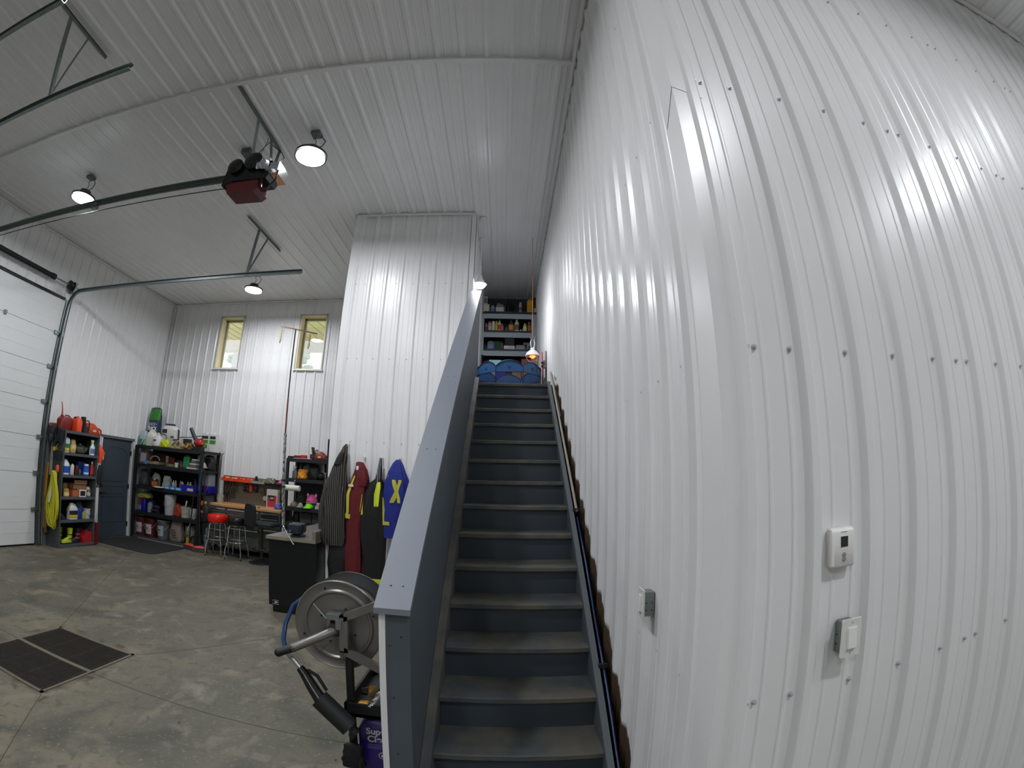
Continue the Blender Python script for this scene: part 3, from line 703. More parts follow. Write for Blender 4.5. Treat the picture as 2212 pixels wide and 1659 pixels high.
def bag(name, label, cat, loc, w, h, d, col, rz=0, e=3., amp=.06, k=5, group=None, rough=.6, band=None, bandz=(.3, .6), top=.62, seed=0., lean=0., bump=.3, alpha=1., kind=None):
    t = T(name, label, cat, loc, rz, group)
    sec = [(0, 0, 0, w*.42, d*.42, e), (h*.04, 0, 0, w*.49, d*.49, e)]
    for i in range(1, 9):
        u = i/8; q = 1-.16*u*u if u < .8 else 1-.1-.9*(u-.8)*(1-top)*2.2
        sec.append((h*(.04+.93*u), lean*u, 0, w*.5*q*(1+.03*math.sin(7*u+seed)), d*.5*max(.18, q*(1-.45*u**3)), e))
    sec.append((h, lean, 0, w*.3*top, d*.1, 2))
    fo = (amp, k, 9/max(.05, h)+seed)
    MB().loft(sec, 36, fold=fo).out('body', C_(col, rough, bump=bump, bscale=22, alpha=alpha), t, smooth=60)
    if band:
        z0, z1 = bandz; patch(sec, h*z0, h*z1, lambda u: (-PI*.82, -PI*.18), fold=fo, out_=.003, k=6, m=12).out('label_panel', C_(band, .5), t)
    return t, sec, fo
def bucket(name, label, loc, r, h, col, rz=0, group=None, lid=None, lab=None, handle='#b9bcbd', rings=2, labw=1.1, labz=(.18, .72)):
    t = T(name, label, 'bucket', loc, rz, group)
    pr = [(r*.86, 0), (r*.88, h*.01)]; 
    for k in range(rings): z = h*(.80+.07*k); pr += [(r*(.86+.14*z/h), z), (r*1.03, z+h*.01), (r*1.03, z+h*.025), (r*.985, z+h*.03)]
    pr += [(r, h*.97), (r*1.04, h*.975), (r*1.04, h)]
    if not lid: pr += [(r*.96, h), (r*.82, h*.05), (.001, h*.05)]
    MB().lathe(pr, n=32).out('pail', C_(col, .45), t)
    if lid: MB().lathe([(r*1.05, h*.95), (r*1.05, h*1.01), (r*.97, h*1.02), (r*.95, h*1.0), (.001, h*1.0)], n=32).out('lid', C_(lid, .45), t)
    a = .25
    MB().tube([(r*1.03*math.cos(q), -r*1.05-.0*q if False else -abs(math.sin(q))*r*1.12, h*.83-abs(math.sin(q))*h*.42) for q in [-PI*k/12 for k in range(13)]], .0035, 6).out('wire_handle', C_(handle, .35, .6), t)
    if lab:
        sec = [(0, 0, 0, r*.88, r*.88, 2), (h, 0, 0, r*.995, r*.995, 2)]
        patch(sec, h*labz[0], h*labz[1], lambda u: (-PI/2-labw/2*1.2, -PI/2+labw/2*1.2), out_=.002, k=4, m=12).out('paper_label', C_(lab, .6, var=.12, scale=40), t)
        MB().box(-r*.35, r*.15, -r*.985-.006, -r*.985-.004, h*.48, h*.53).out('lettering', C_('#55504e', .6), t, smooth=0)
    return t
def cap_hat(name, label, loc, w, h, col, rz=0, brim=None, group=None, full=False):
    t = T(name, label, 'hat', loc, rz, group)
    MB().ball(0, 0, 0, w*.42, w*.46, h, n=20, m=8, z0=0.).out('crown', C_(col, .8, bump=.2), t)
    if full: MB().loft([(0, 0, 0, w*.62, w*.66, 2), (h*.05, 0, 0, w*.6, w*.64, 2), (h*.1, 0, 0, w*.42, w*.46, 2)], 22).out('brim', C_(brim or col, .8), t)
    else: MB().loft([(.0, 0, -w*.45, w*.36, w*.30, 2), (.006, 0, -w*.45, w*.37, w*.31, 2), (.02, 0, -w*.38, w*.33, w*.2, 2)], 20).out('brim', C_(brim or col, .8), t)
    return t
def mesh_thing(name, label, cat, b, m, loc, rz=0, group=None, smooth=35, kind=None):
    o = b.out(name, m, None, smooth, loc); o.rotation_euler = (0, 0, rz); return tag(o, label, cat, group, kind)

# ================================================================ A: grey shelving unit by the overhead door (faces +x)
AX, AY0, AY1, AD = -7.78, 5.90, 6.77, .46
AZ = [.055, .50, .92, 1.315, 1.712, 2.108]
u = T('shelving_unit', 'dark grey moulded shelving unit between overhead door and entry door, packed with bottles', 'shelf', (AX, (AY0+AY1)/2, 0), FA)
hw = (AY1-AY0)/2; SG = mat('#4b4f50', .55, var=.06)
for k, z in enumerate(AZ):
    MB().box(-hw+.02, hw-.02, 0.0, AD, z-.04, z).box(-hw+.02, hw-.02, -.004, .012, z-.045, z+.004).out('shelf', SG, u, smooth=0)
for s_ in (-1, 1):
    b = MB(); x0, x1 = (-hw, -hw+.022) if s_ < 0 else (hw-.022, hw)
    b.box(x0, x1, -.006, .03, 0, AZ[-1]+.02).box(x0, x1, AD-.03, AD, 0, AZ[-1]+.02)
    for k in range(len(AZ)): b.box(x0, x1, .03, AD-.03, AZ[k]-.045, AZ[k]+.01)
    b.box(x0+.004, x1-.006, .03, AD-.03, 0, AZ[-1])
    b.out('side_frame', SG, u, smooth=0)
MB().box(-hw, hw, AD-.008, AD, 0, AZ[-1]).out('back_panel', mat('#1c1f20', .7), u, smooth=0)
MB().box(-hw-.03, hw, -.01, AD, 0, .015).box(-hw, hw, -.01, .0, 0, .05).out('base', SG, u, smooth=0)
def aL(y, z, dx=.13): return (AX-dx, y, z+.002)
def gas_can(label, loc, w, h, d, col, rz, spout):
    t = T('fuel_can', label, 'fuel can', loc, rz, 'fuel cans on the grey shelf')
    sec = [(0, 0, 0, w*.47, d*.47, 6), (.01, 0, 0, w*.5, d*.5, 6), (h*.72, 0, 0, w*.5, d*.5, 6), (h*.9, w*.03, 0, w*.40, d*.40, 4), (h*.93, w*.03, 0, w*.36, d*.3, 4)]
    MB().loft(sec, 26).out('body', C_(col, .4), t)
    MB().tube([(-w*.05, 0, h*.9), (-w*.02, 0, h*1.02), (w*.16, 0, h*1.04), (w*.34, 0, h*.98), (w*.42, 0, h*.8)], .013, 10).out('handle', C_(col, .4), t)
    MB().lathe([(.03, h*.88), (.032, h*.98), (.025, h*1.0)], -w*.28, 0, 16).out('cap', C_('#3a1512', .5), t)
    if spout: MB().tube([(-w*.28, 0, h), (-w*.31, 0, h*1.25), (-w*.36, 0, h*1.55), (-w*.46, 0, h*1.88)], .020, 10, r2=.009).out('spout', C_('#b25a3a', .5), t)
    return t
gas_can('dark red fuel can with long raised spout on top of the grey shelf', aL(6.03, AZ[5], .24), .30, .265, .17, '#7a1e1c', FA, True)
gas_can('bright orange fuel can beside the dark red one', aL(6.245, AZ[5], .15), .14, .275, .24, '#e2491b', FA, False)
def chainsaw(label, loc, s, col, rz, flip=1, bar=.0):
    t = T('chainsaw', label, 'chainsaw', loc, rz, None)
    t.scale = (s*flip, s, s)
    CO = C_(col, .45); DKC = C_('#2c2320', .6)
    MB().loft([(0, .02, 0, .17, .10, 5), (.03, .02, 0, .18, .11, 5), (.11, .0, 0, .17, .105, 4), (.17, -.02, 0, .13, .09, 3), (.21, -.02, 0, .07, .06, 2.5)], 22).out('motor_body', CO, t)
    MB().box(-.24, -.12, -.10, .10, .01, .13).lathe([(.06, .0), (.06, .04)], -.18, -.08, 14).out('clutch_side', DKC, t)
    MB().tube([(.13, .03, .10), (.24, .03, .13), (.31, .03, .10), (.32, .03, .02), (.22, .03, .008), (.14, .03, .02)], .019, 10).out('rear_handle', CO, t)
    MB().tube([(-.13, -.10, .05), (-.12, -.10, .19), (-.10, -.03, .245), (-.10, .06, .24), (-.12, .11, .16), (-.12, .11, .05)], .012, 10).out('front_handle', C_('#191b22', .5), t)
    MB().prism([(-.20, .13), (-.235, .30), (-.20, .31), (-.17, .15)], 'y', -.06, .06).out('hand_guard', DKC, t, smooth=0)
    MB().box(-.02, .06, -.113, -.108, .05, .09).out('label_plate', C_('#c9c2a8', .5), t, smooth=0)
    if bar: MB().prism([(-.22, .04), (-.22-bar+.03, .03), (-.22-bar, .055), (-.22-bar, .085), (-.22-bar+.03, .105), (-.22, .11)], 'y', -.008, .008).out('guide_bar', C_('#6b5f55', .5, .4), t, smooth=0)
    return t
chainsaw('orange chainsaw with dark guard, right end of the grey shelf top', aL(6.66, AZ[5], .20), 1.0, '#b93a17', FA, 1, .0)
# long guide bar in a scabbard sticks out behind the cans
mesh_thing('chainsaw_scabbard', 'brown chainsaw bar cover sticking out left of the dark red fuel can', 'bar cover', MB().prism([(-.40, .0), (.05, .0), (.05, .10), (-.38, .10), (-.43, .08), (-.445, .05), (-.43, .02)], 'y', -.02, .02), C_('#6e5549', .6), aL(6.20, AZ[5]+.002, .38), FA, smooth=0)
# row under the top
bottle('detergent_box', 'white and blue carton with green and yellow foot, left end of top inner row', 'carton', aL(6.04, AZ[4]), .115, .285, '#c8d3dc', '#2f6dc0', '#2d7a3a', FA, .09, 'sq', band2='#e0c21c')
bag('rice_bag', 'clear bag of tan grain beside the white and blue carton', 'bag', aL(6.20, AZ[4]), .13, .25, .10, '#b39a5c', FA, amp=.05, band='#cdbd8a')
t = T('steel_bowl', 'shiny steel mixing bowl with lid tilted on the upper row', 'bowl', aL(6.43, AZ[4], .2), FA)
MB().lathe([(.07, 0), (.12, .03), (.155, .09), (.165, .13), (.16, .13), (.11, .04), (.001, .02)], n=30).out('bowl', mat('#b9b1a4', .18, .9), t)
MB().tf(Matrix.Translation((0, .0, .14))@Matrix.Rotation(.3, 4, 'X')).lathe([(.15, 0), (.15, .008), (.08, .03), (.02, .045), (.02, .06), (.001, .062)], n=28).out('lid', mat('#a9a29a', .2, .9), t)
spray_bottle('spray_bottle', 'white trigger spray bottle at the right of the upper row', aL(6.66, AZ[4], .08), .11, .30, '#dfe1e6', '#e9e9ea', FA, '#6a78a8')
carton('green_box', 'tall dark green box at the right end of the upper row', 'box', aL(6.735, AZ[4], .2), .03, .27, .25, '#2f6a22', FA)
# second row
bottle('bleach_jug', 'white jug with wide blue label at the left of the second row', 'jug', aL(6.05, AZ[3], .10), .14, .275, '#d8dde6', '#e5e5e0', '#1c4fb4', FA, .10, 'jug')
bottle('plain_bottle', 'slim off-white bottle right of the blue-labelled jug', 'bottle', aL(6.21, AZ[3], .10), .075, .205, '#c9c8bd', '#c9c8bd', None, FA, .05, 'sq')
bottle('maroon_bottle', 'maroon bottle in the middle of the second row', 'bottle', aL(6.32, AZ[3], .10), .07, .19, '#5a1a22', '#6b2028', '#3a1218', FA, .06, 'sq')
bottle('smoky_bottle', 'small smoky grey bottle beside the maroon one', 'bottle', aL(6.415, AZ[3], .12), .07, .13, '#3b4247', '#22262a', None, FA)
carton('blue_box', 'flat blue box standing at the back of the second row', 'box', aL(6.55, AZ[3], .25), .18, .25, .05, '#1e4fa6', FA)
bottle('wipes_canister', 'blue and white canister in front of the blue box', 'canister', aL(6.55, AZ[3], .09), .125, .22, '#2459b8', '#dfe4ea', '#2a66c8', FA, kind='can', band2='#c9d6e6')
bottle('sauce_bottle', 'red squeeze bottle with white cap at the right of the second row', 'bottle', aL(6.69, AZ[3], .08), .08, .275, '#8e1f1c', '#e6e2dc', '#a5342c', FA, .06)
# third row
bottle('amber_jar', 'squat amber jar at the left of the third row', 'jar', aL(6.09, AZ[2], .08), .12, .145, '#b8862c', '#b8862c', '#d8c9a0', FA, kind='can')
carton('tan_box', 'upright tan box behind the amber jar', 'box', aL(6.14, AZ[2], .22), .10, .235, .08, '#7d7350', FA)
carton('cardboard_carton', 'open brown cardboard carton resting on smaller boxes', 'carton', aL(6.42, AZ[2]+.136, .20), .34, .10, .24, '#8a6546', FA, open_=True)
carton('orange_box', 'orange-brown box beneath the cardboard carton', 'box', aL(6.285, AZ[2], .13), .16, .128, .2, '#a04e2e', FA, patchc='#b56238')
carton('camera_box', 'white box with dark square picture beneath the cardboard carton', 'box', aL(6.465, AZ[2], .13), .17, .132, .2, '#d9d3d0', FA, patchc='#23161c')
bag('crumpled_bag', 'crumpled pale bag spilling over at the right of the third row', 'bag', aL(6.64, AZ[2], .14), .165, .19, .16, '#aaa896', FA, amp=.12, k=4, band='#3a2a2c', bandz=(.45, .7))
# fourth row
bottle('washer_jug', 'white jug with black and yellow label on the fourth row', 'jug', aL(6.27, AZ[1], .09), .20, .30, '#c6c6bf', '#d9d9d3', '#22242a', FA, .14, 'jug', band2='#c4b41f')
bottle('blue_jug', 'dark blue jug right of the black and yellow labelled one', 'jug', aL(6.445, AZ[1], .12), .12, .235, '#1a2c86', '#1a2c86', None, FA, .12, 'sq', words=None)
bottle('clear_jug', 'grey translucent jug at the back of the fourth row', 'jug', aL(6.56, AZ[1], .26), .19, .305, '#5b6a72', '#39434a', None, FA, .12, 'jug')
bottle('lime_bottle', 'small lime green bottle on the fourth row', 'bottle', aL(6.555, AZ[1], .09), .07, .15, '#93a02c', '#93a02c', None, FA, .05)
bucket('plastic_tub', 'small pale plastic tub with lid at the right of the fourth row', aL(6.66, AZ[1], .12), .073, .185, '#b6b6b2', FA, lid='#c5c5c1', rings=0)
MB_ = MB().loft([(0, 0, 0, .05, .12, 3), (.03, 0, 0, .05, .12, 3), (.06, 0, .03, .045, .08, 3), (.10, 0, .05, .04, .05, 3)], 18)
mesh_thing('work_shoe', 'black shoe at the left of the fourth row', 'shoe', MB_, BLACKM, aL(6.06, AZ[1], .16), FA)
# bottom row
def boot(label, loc, rz, col, h=.28, group='lime boots', sole='#1a1a1a', strap='#24261c', nm='boot'):
    t = T(nm, label, 'boot', loc, rz, group)
    MB().loft([(.02, -.05, 0, .13, .05, 3), (.06, -.05, 0, .125, .048, 2.6), (.09, -.01, 0, .085, .046, 2.4), (.12, .03, 0, .055, .045, 2), (h*.75, .035, 0, .052, .048, 2), (h, .035, 0, .06, .055, 2), (h, .035, 0, .045, .04, 2), (h*.5, .035, 0, .03, .03, 2)], 20).out('upper', C_(col, .5), t)
    MB().loft([(0, -.05, 0, .13, .052, 3), (.022, -.05, 0, .132, .054, 3)], 20).out('sole', C_(sole, .7), t)
    MB().loft([(.085, .0, 0, .085, .05, 2.2), (.10, .01, 0, .078, .05, 2.2)], 20).loft([(.155, .035, 0, .056, .05, 2), (.175, .035, 0, .056, .051, 2)], 20).out('strap', C_(strap, .6), t)
boot('lime yellow boot with black straps, standing in front on the bottom row', aL(6.20, AZ[0], .10), FA, '#a9bb1f')
boot('lime yellow boot half hidden by the shelf side on the bottom row', aL(6.105, AZ[0], .30), FA, '#a9bb1f')
for k, (y, dx) in enumerate(((6.395, .10), (6.50, .20))):
    boot(('black boot with pink tongue tag, nearer the lime pair', 'black boot with pink tongue tag, nearer the red bin')[k], aL(y, AZ[0], dx), FA, '#1b1416', .26, 'black boots with pink tags', strap='#d83c74')
t = T('red_bin', 'red sloping plastic bin at the right of the bottom row', 'bin', aL(6.62, AZ[0], .15), FA)
MB().prism([(-.11, 0), (.115, 0), (.115, .19), (.0, .22), (-.11, .09)], 'y', -.12, .12).out('body', C_('#a41c26', .5), t, smooth=0)
MB().tube([(-.08, -.11, .12), (-.06, -.11, .22), (.0, -.10, .25), (.03, -.10, .21)], .008, 8).out('handle', C_('#5a1318', .5), t)
# hanging on the near side (faces -y)
def hang(name, label, cat, b, m, x, z, y=AY0-.03, smooth=35): return mesh_thing(name, label, cat, b, m, (x, y, z), 0, smooth=smooth)
t = T('hanging_hat', 'black cap and mitts hanging at the top of the shelf side', 'cap', (-8.09, AY0-.105, 1.93))
MB().ball(0, 0, .12, .085, .07, .11).out('crown', BLACKM, t); MB().ball(.03, -.02, .02, .055, .05, .09).out('peak', C_('#2b2c2c', .8), t)
MB().box(-.005, .005, .07, .12, .18, .20).out('hook', GALV, t, smooth=0)
t = T('tool_belt', 'black tool belt hanging on the shelf side', 'tool belt', (-7.97, AY0-.05, 1.84))
MB().tube([(.06*math.cos(a), 0, .17+.14*math.sin(a)) for a in [2*PI*k/16 for k in range(16)]], .02, 8, closed=True).out('belt', BLACKM, t)
MB().rbox(-.07, -.005, -.04, .03, -.04, .07, .01).out('pouch', C_('#1d1f22', .7), t)
t = T('holster', 'black holster hanging nearest the front edge of the shelf side', 'holster', (-7.845, AY0-.045, 1.88))
MB().loft([(0, 0, 0, .035, .03, 3), (.12, 0, 0, .06, .035, 3), (.22, 0, 0, .065, .035, 3)], 18).out('body', BLACKM, t)
MB().tube([(-.04, 0, .2), (-.02, -.02, .25), (.04, -.01, .24), (.05, 0, .2)], .009, 8).out('loop', C_('#34363a', .6), t)
t = T('spirit_level', 'long pale spirit level hanging on the shelf side', 'level', (-8.07, AY0-.05, 1.28))
MB().bar((.0, 0, 0), (-.01, .0, .60), .05, .022).out('bar', C_('#a8aaa8', .4, .3), t, smooth=0)
for z in (.06, .30, .54): MB().cb(-.005, -.014, z, .034, .004, .05).out('vial', C_('#2c2e22', .3), t, smooth=0)
t = T('yellow_level', 'tall yellow-orange level standing beside the pale one', 'level', (-8.14, AY0-.07, 0.52))
MB().bar((-.05, 0, 0), (0, 0, .98), .035, .02).out('bar', C_('#c98718', .4), t, smooth=0)
MB().cb(-.005, -.012, .9, .026, .004, .05).out('vial', C_('#2c2e22', .3), t, smooth=0)
t = T('black_pouch', 'black zip pouch hanging under the belt on the shelf side', 'pouch', (-7.89, AY0-.045, 1.55))
MB().rbox(-.075, .075, -.03, .03, 0, .19, .015).out('body', BLACKM, t); MB().tube([(-.02, -.02, .19), (-.04, -.02, .27), (.0, -.02, .3)], .006, 6).out('cord', C_('#b59a3a', .6), t)
hang('tape_measure', 'small yellow tape measure hanging between level and pouch', 'tape measure', MB().rbox(-.025, .025, -.02, .02, 0, .08, .012), C_('#c7a526', .5), -8.0, 1.72, AY0-.06)
hang('orange_float', 'red-orange plastic handle above the yellow straps', 'handle', MB().lathe([(.03, 0), (.034, .02), (.034, .10), (.02, .12)]), C_('#d8482c', .5), -7.86, 1.355, AY0-.05)
t = T('straw_board', 'grey board leaning behind the hanging tools at the shelf side', 'board', (-8.205, AY0-.055, 0))
MB().bar((.02, 0, 0), (0, .0, 2.02), .10, .015).out('board', C_('#5d605c', .7), t, smooth=0)
# yellow straps: a bundle of loops of webbing
def loops(label, name, x, z, w, h, n, col, r=.011, y=AY0-.07, flat=.5, seed=3, cat='strap'):
    rnd = random.Random(seed); t = T(name, label, cat, (x, y, z))
    b = MB()
    for k in range(n):
        a = w*(.12+.36*rnd.random()); ox = (rnd.random()-.5)*w*.45; hh = h*(.78+.22*rnd.random()); oy = -.045*rnd.random()
        tilt = (rnd.random()-.5)*.06; pts = []
        for q in range(22):
            s = 2*PI*q/22; zz = h-hh/2+hh/2*math.cos(s); sw = (1-.75*((zz/h)**2)); pts.append((ox*(1-.8*zz/h)+a*math.sin(s)*sw+tilt*zz, oy+.012*math.sin(3*s+k), zz))
        b.tube(pts, r, 7, closed=True)
    b.out('loop', C_(col, .6, var=.15, scale=30), t); return t
t = loops('thick bundle of bright yellow webbing slings hanging down the shelf side', 'yellow_sling', -7.90, .34, .36, 1.02, 24, '#b9b51c', .013)
MB().prism([(-.05, .62), (.03, .78), (.04, .60), (.0, .47), (-.05, .46)], 'y', -.085, -.08).out('tag', C_('#cfd0a0', .6), t, smooth=0)
t = loops('tan leather strap and sheath hanging behind the yellow slings', 'tan_strap', -8.10, .20, .17, .70, 7, '#6e5a2c', .014, seed=9)
# hanging at the far side (towards the door)
t = T('orange_vest', 'crumpled hi-vis orange vest hanging between shelf and entry door', 'vest', (-7.79, AY1+.06, 1.58), FA)
MB().loft([(0, -.01, 0, .02, .03, 3), (.08, .0, 0, .05, .04, 3), (.2, .02, 0, .075, .05, 3), (.27, -.005, 0, .05, .04, 2.5), (.35, -.03, 0, .02, .015, 2)], 26, fold=(.14, 4, 25)).out('cloth', C_('#e8501f', .6), t, smooth=60)
MB().prism([(.02, .10), (.05, .17), (.055, .10), (.035, .06)], 'y', -.055, -.05).out('grey_strip', C_('#b9b4a4', .4), t, smooth=0)
t = T('work_glove', 'black gloves hanging beneath the orange vest', 'gloves', (-7.79, AY1+.075, 1.16), FA)
MB().loft([(0, 0, 0, .03, .03, 3), (.12, -.01, 0, .07, .04, 3), (.25, .01, 0, .06, .04, 3), (.38, .0, 0, .03, .02, 2)], 24, fold=(.1, 5, 20)).out('glove', BLACKM, t, smooth=60)
for dx in (-.04, 0, .045): MB().tube([(dx, -.01, .1), (dx*1.2, -.02, .02), (dx*1.3, -.01, -.05)], .014, 8).out('finger', BLACKM, t)
mesh_thing('white_rod', 'thin white rods hanging down the door side of the grey shelf', 'rod', MB().tube([(0, 0, 0), (.01, 0, .64)], .008, 8).tube([(.03, 0, .1), (.035, 0, .62)], .006, 8), WHITE, (-7.79, AY1+.035, .51), FA)
t = T('red_dustpan', 'dark red upright dustpan standing by the entry door', 'dustpan', (-7.86, AY1+.085, 0), FA)
MB().prism([(-.08, 0), (.07, 0), (.06, .42), (-.06, .43)], 'y', -.03, .0).prism([(-.08, 0), (-.07, 0), (-.05, .43), (-.06, .43)], 'y', -.12, 0).out('pan', C_('#6e1413', .5), t, smooth=0)

# ================================================================ B: long black shelving unit in the far left corner (faces -y)
BX0, BX1, BY0, BY1 = -8.19, -6.20, 8.22, 8.88
BZ = [.055, .60, 1.165, 1.645, 2.045]
BS = mat('#15171a', .55)
u = T('shelving_unit', 'long black shelving unit in the corner, loaded with jugs, pails and yard tools', 'shelf', ((BX0+BX1)/2, BY0, 0))
hw = (BX1-BX0)/2
for k, z in enumerate(BZ):
    MB().box(-hw, hw, 0, BY1-BY0, z-.05, z-.02).box(-hw+.01, hw-.01, .01, BY1-BY0-.01, z-.02, z).box(-hw, hw, -.004, .012, z-.075 if k else z-.055, z-.01).out('shelf', BS if k else mat('#3a3c3e', .6), u, smooth=0)
for x in (-hw, hw-.07):
    for y in (0, BY1-BY0-.05): MB().box(x, x+.07, y-.006, y+.05, 0, BZ[-1]-.02).out('post', BS, u, smooth=0)
MB().box(-hw+.25, hw-.3, -.012, -.002, .0, .028).out('base_rail', mat('#7c7c78', .5), u, smooth=0)
def bL(x, z, y=8.40): return (x, y, z+.002)
MB().box(-hw+.07, hw-.45, BY1-BY0-.012, BY1-BY0-.006, .06, BZ[-1]-.02).out('dark_backing', mat('#17191a', .8), u, smooth=0)  # added dark sheet: deep shadow behind the shelves put in as colour
# top
t, sec, fo = bag('seed_bag', 'tall green and navy grass seed bag standing behind the top shelf items', 'bag', bL(-8.02, BZ[4], 8.62), .36, .90, .20, '#1b2a4e', amp=.02, k=4, e=4, top=.8, rough=.3)
patch(sec, .60, .885, lambda u_: (-PI*.99, -.01), fold=fo, out_=.004, k=8, m=16).out('green_top', C_('#2f7a2a', .3, var=.5, scale=18), t, smooth=60)
patch(sec, .10, .22, lambda u_: (-PI*.97, -.1), fold=fo, out_=.004, k=8, m=16).out('green_foot', C_('#2c5f2c', .3, var=.4, scale=18), t, smooth=60)
text('lettering', 'QUICK+', .092, C_('#b9bfd0', .5), t, (.02, -.118, .47), sx=.85, bold=.002); text('lettering', 'THICK', .115, C_('#e9ecf0', .5), t, (.03, -.122, .365), sx=.85, bold=.004)
bag('plastic_bag', 'green and pale blue plastic bag of fertiliser at the left end of the top shelf', 'bag', bL(-8.10, BZ[4], 8.38), .21, .33, .16, '#9db7bd', amp=.10, band='#2f7a3a', bandz=(.05, .42), rough=.3)
bottle('white_jug', 'big white jug with faint green label on the top shelf, left part', 'jug', bL(-7.86, BZ[4], 8.40), .27, .36, '#d6d6cb', '#e0ded2', '#c9d2bd', 0, .17, 'jug')
t = T('round_tank', 'squat translucent white sprayer tank beside the white jug', 'tank', bL(-7.64, BZ[4], 8.38))
MB().lathe([(.12, 0), (.14, .02), (.14, .16), (.11, .22), (.05, .25), (.045, .30), (.03, .31)], n=28).out('tank', C_('#c9c9c4', .35), t)
MB().box(-.03, .05, -.144, -.138, .12, .15).out('label', DARK, t, smooth=0)
t = T('backpack_sprayer', 'white backpack sprayer with black caps and pump arm, raised above the top shelf', 'sprayer', bL(-7.39, BZ[4]+.02, 8.50))
MB().loft([(.0, 0, 0, .15, .09, 3), (.15, 0, 0, .16, .10, 3), (.19, 0, 0, .22, .11, 4), (.38, 0, 0, .23, .12, 4), (.44, -.01, 0, .19, .10, 3), (.47, -.02, 0, .13, .08, 3)], 26).out('tank', C_('#cfcfca', .3), t)
for x, r in ((-.14, .032), (-.05, .045), (.05, .05)): MB().lathe([(r, .45), (r*1.05, .49), (r*.8, .515)], x, 0, 16).out('cap', BLACK, t)
MB().box(-.16, -.02, -.124, -.118, .30, .385).out('label_plate', C_('#1b1c1c', .4), t, smooth=0)
MB().box(.10, .20, -.124, -.118, .21, .24).out('label_plate', C_('#2b2c2c', .4), t, smooth=0)
MB().tube([(.22, -.02, .40), (.26, -.03, .38), (.27, -.03, .2), (.26, -.02, .05)], .014, 8).tube([(.27, 0, .24), (.55, 0, .25), (.84, .02, .30), (.93, .02, .30), (.97, .02, .25)], .008, 8).out('spray_wand', BLACK, t)
MB().tube([(-.24, -.13, .27), (-.20, -.14, .28), (-.05, -.13, .26), (.0, -.13, .22), (-.02, -.14, .1), (-.12, -.14, .09), (-.20, -.13, .18), (-.22, -.13, .25)], .008, 7).out('hose', BLACK, t)
bag('yellow_cloth', 'bright yellow bag squeezed under the backpack sprayer', 'bag', bL(-7.38, BZ[4], 8.33), .24, .17, .12, '#b9c31c', amp=.12, rough=.5)
t = loops('untidy heap of tan rope on the front of the top shelf', 'tan_rope', -6.97, BZ[4]-.02, .40, .19, 16, '#a5946a', .011, y=8.34, seed=5, cat='rope')
t2, _, _ = bag('work_gloves', 'brown and orange leather work gloves beside the tan rope', 'gloves', bL(-6.69, BZ[4], 8.34), .20, .15, .14, '#5b4726', amp=.16, k=4)
MB().prism([(-.06, .05), (.03, .13), (.07, .10), (.0, .03)], 'y', -.085, -.075).out('orange_cuff', C_('#c98a1c', .5), t2, smooth=0)
carton('tool_case', 'small dark green-black case at the back of the top shelf', 'case', bL(-7.02, BZ[4], 8.68), .18, .24, .10, '#2c3634', 0)
t = T('leaf_blower', 'red handheld leaf blower with black nozzle pointing up left on the top shelf', 'leaf blower', bL(-6.45, BZ[4]+.03, 8.36))
MB().ball(0, 0, .13, .12, .09, .095).loft([(.10, .07, 0, .09, .07, 3), (.17, .1, 0, .05, .05, 2)], 16).out('body', C_('#9a1c18', .35), t)
MB().tube([(-.05, 0, .16), (-.15, 0, .28), (-.25, 0, .43)], .048, 14, r2=.04).out('nozzle', C_('#232426', .5), t)
MB().tube([(.02, 0, .2), (.09, 0, .23), (.13, 0, .16), (.11, 0, .08)], .016, 8).out('handle', C_('#9a1c18', .35), t)
MB().box(-.08, .12, -.07, .07, -.03, .055).out('battery', BLACK, t, smooth=0)
for k, (x, w) in enumerate(((-6.50, .21), (-6.285, .185))):
    t = carton('herbicide_jug', ('wider white jug with black label and two green blocks', 'narrower white jug with black label and one green block')[k], 'jug', bL(x, BZ[4]+.005, 8.70), w, .385, .12, '#d2d2cc', 0, group='white square jugs at the right end of the top shelf')
    MB().lathe([(.03, .385), (.03, .41)], 0, 0, 14).out('cap', WHITE, t)
    MB().box(-w*.40, w*.40, -.064, -.06, .275, .335).out('black_label', C_('#232222', .5), t, smooth=0)
    MB().box(-w*.42, w*.42, -.064, -.06, .17, .25).out('green_block', C_('#3f8a34', .5), t, smooth=0)
    if k == 0: MB().box(-w*.42, w*.36, -.064, -.06, .08, .15).out('green_block', C_('#3f8a34', .5), t, smooth=0)
# second shelf
carton('white_label_carton', 'brown carton with large white label at the left of the second shelf', 'carton', bL(-7.99, BZ[3], 8.40), .24, .27, .2, '#6b5a4c', 0, patchc='#a9a7b4')
mesh_thing('flat_tray', 'flat grey tray resting across the left cartons', 'tray', MB().loft([(0, 0, 0, .15, .12, 3), (.018, 0, 0, .20, .14, 3), (.022, 0, 0, .20, .14, 3)], 24), C_('#6e6b66', .5), bL(-7.95, BZ[3]+.272, 8.42))
carton('brown_box', 'dark brown box behind the coiled hose', 'box', bL(-7.72, BZ[3], 8.66), .40, .26, .2, '#4a3828', 0)
carton('small_blue_box', 'small sky blue box beside the labelled carton', 'box', bL(-7.86, BZ[3], 8.30), .10, .07, .08, '#3b87c4', 0)
t = T('hose_tray', 'tan tray holding a loop of pale tubing', 'tray', bL(-7.62, BZ[3], 8.36))
MB().box(-.19, .17, -.1, .1, 0, .012).box(-.19, .17, -.1, -.095, 0, .06).box(-.19, -.185, -.1, .1, 0, .07).box(.165, .17, -.1, .1, 0, .07).out('tray', C_('#8c7757', .7), t, smooth=0)
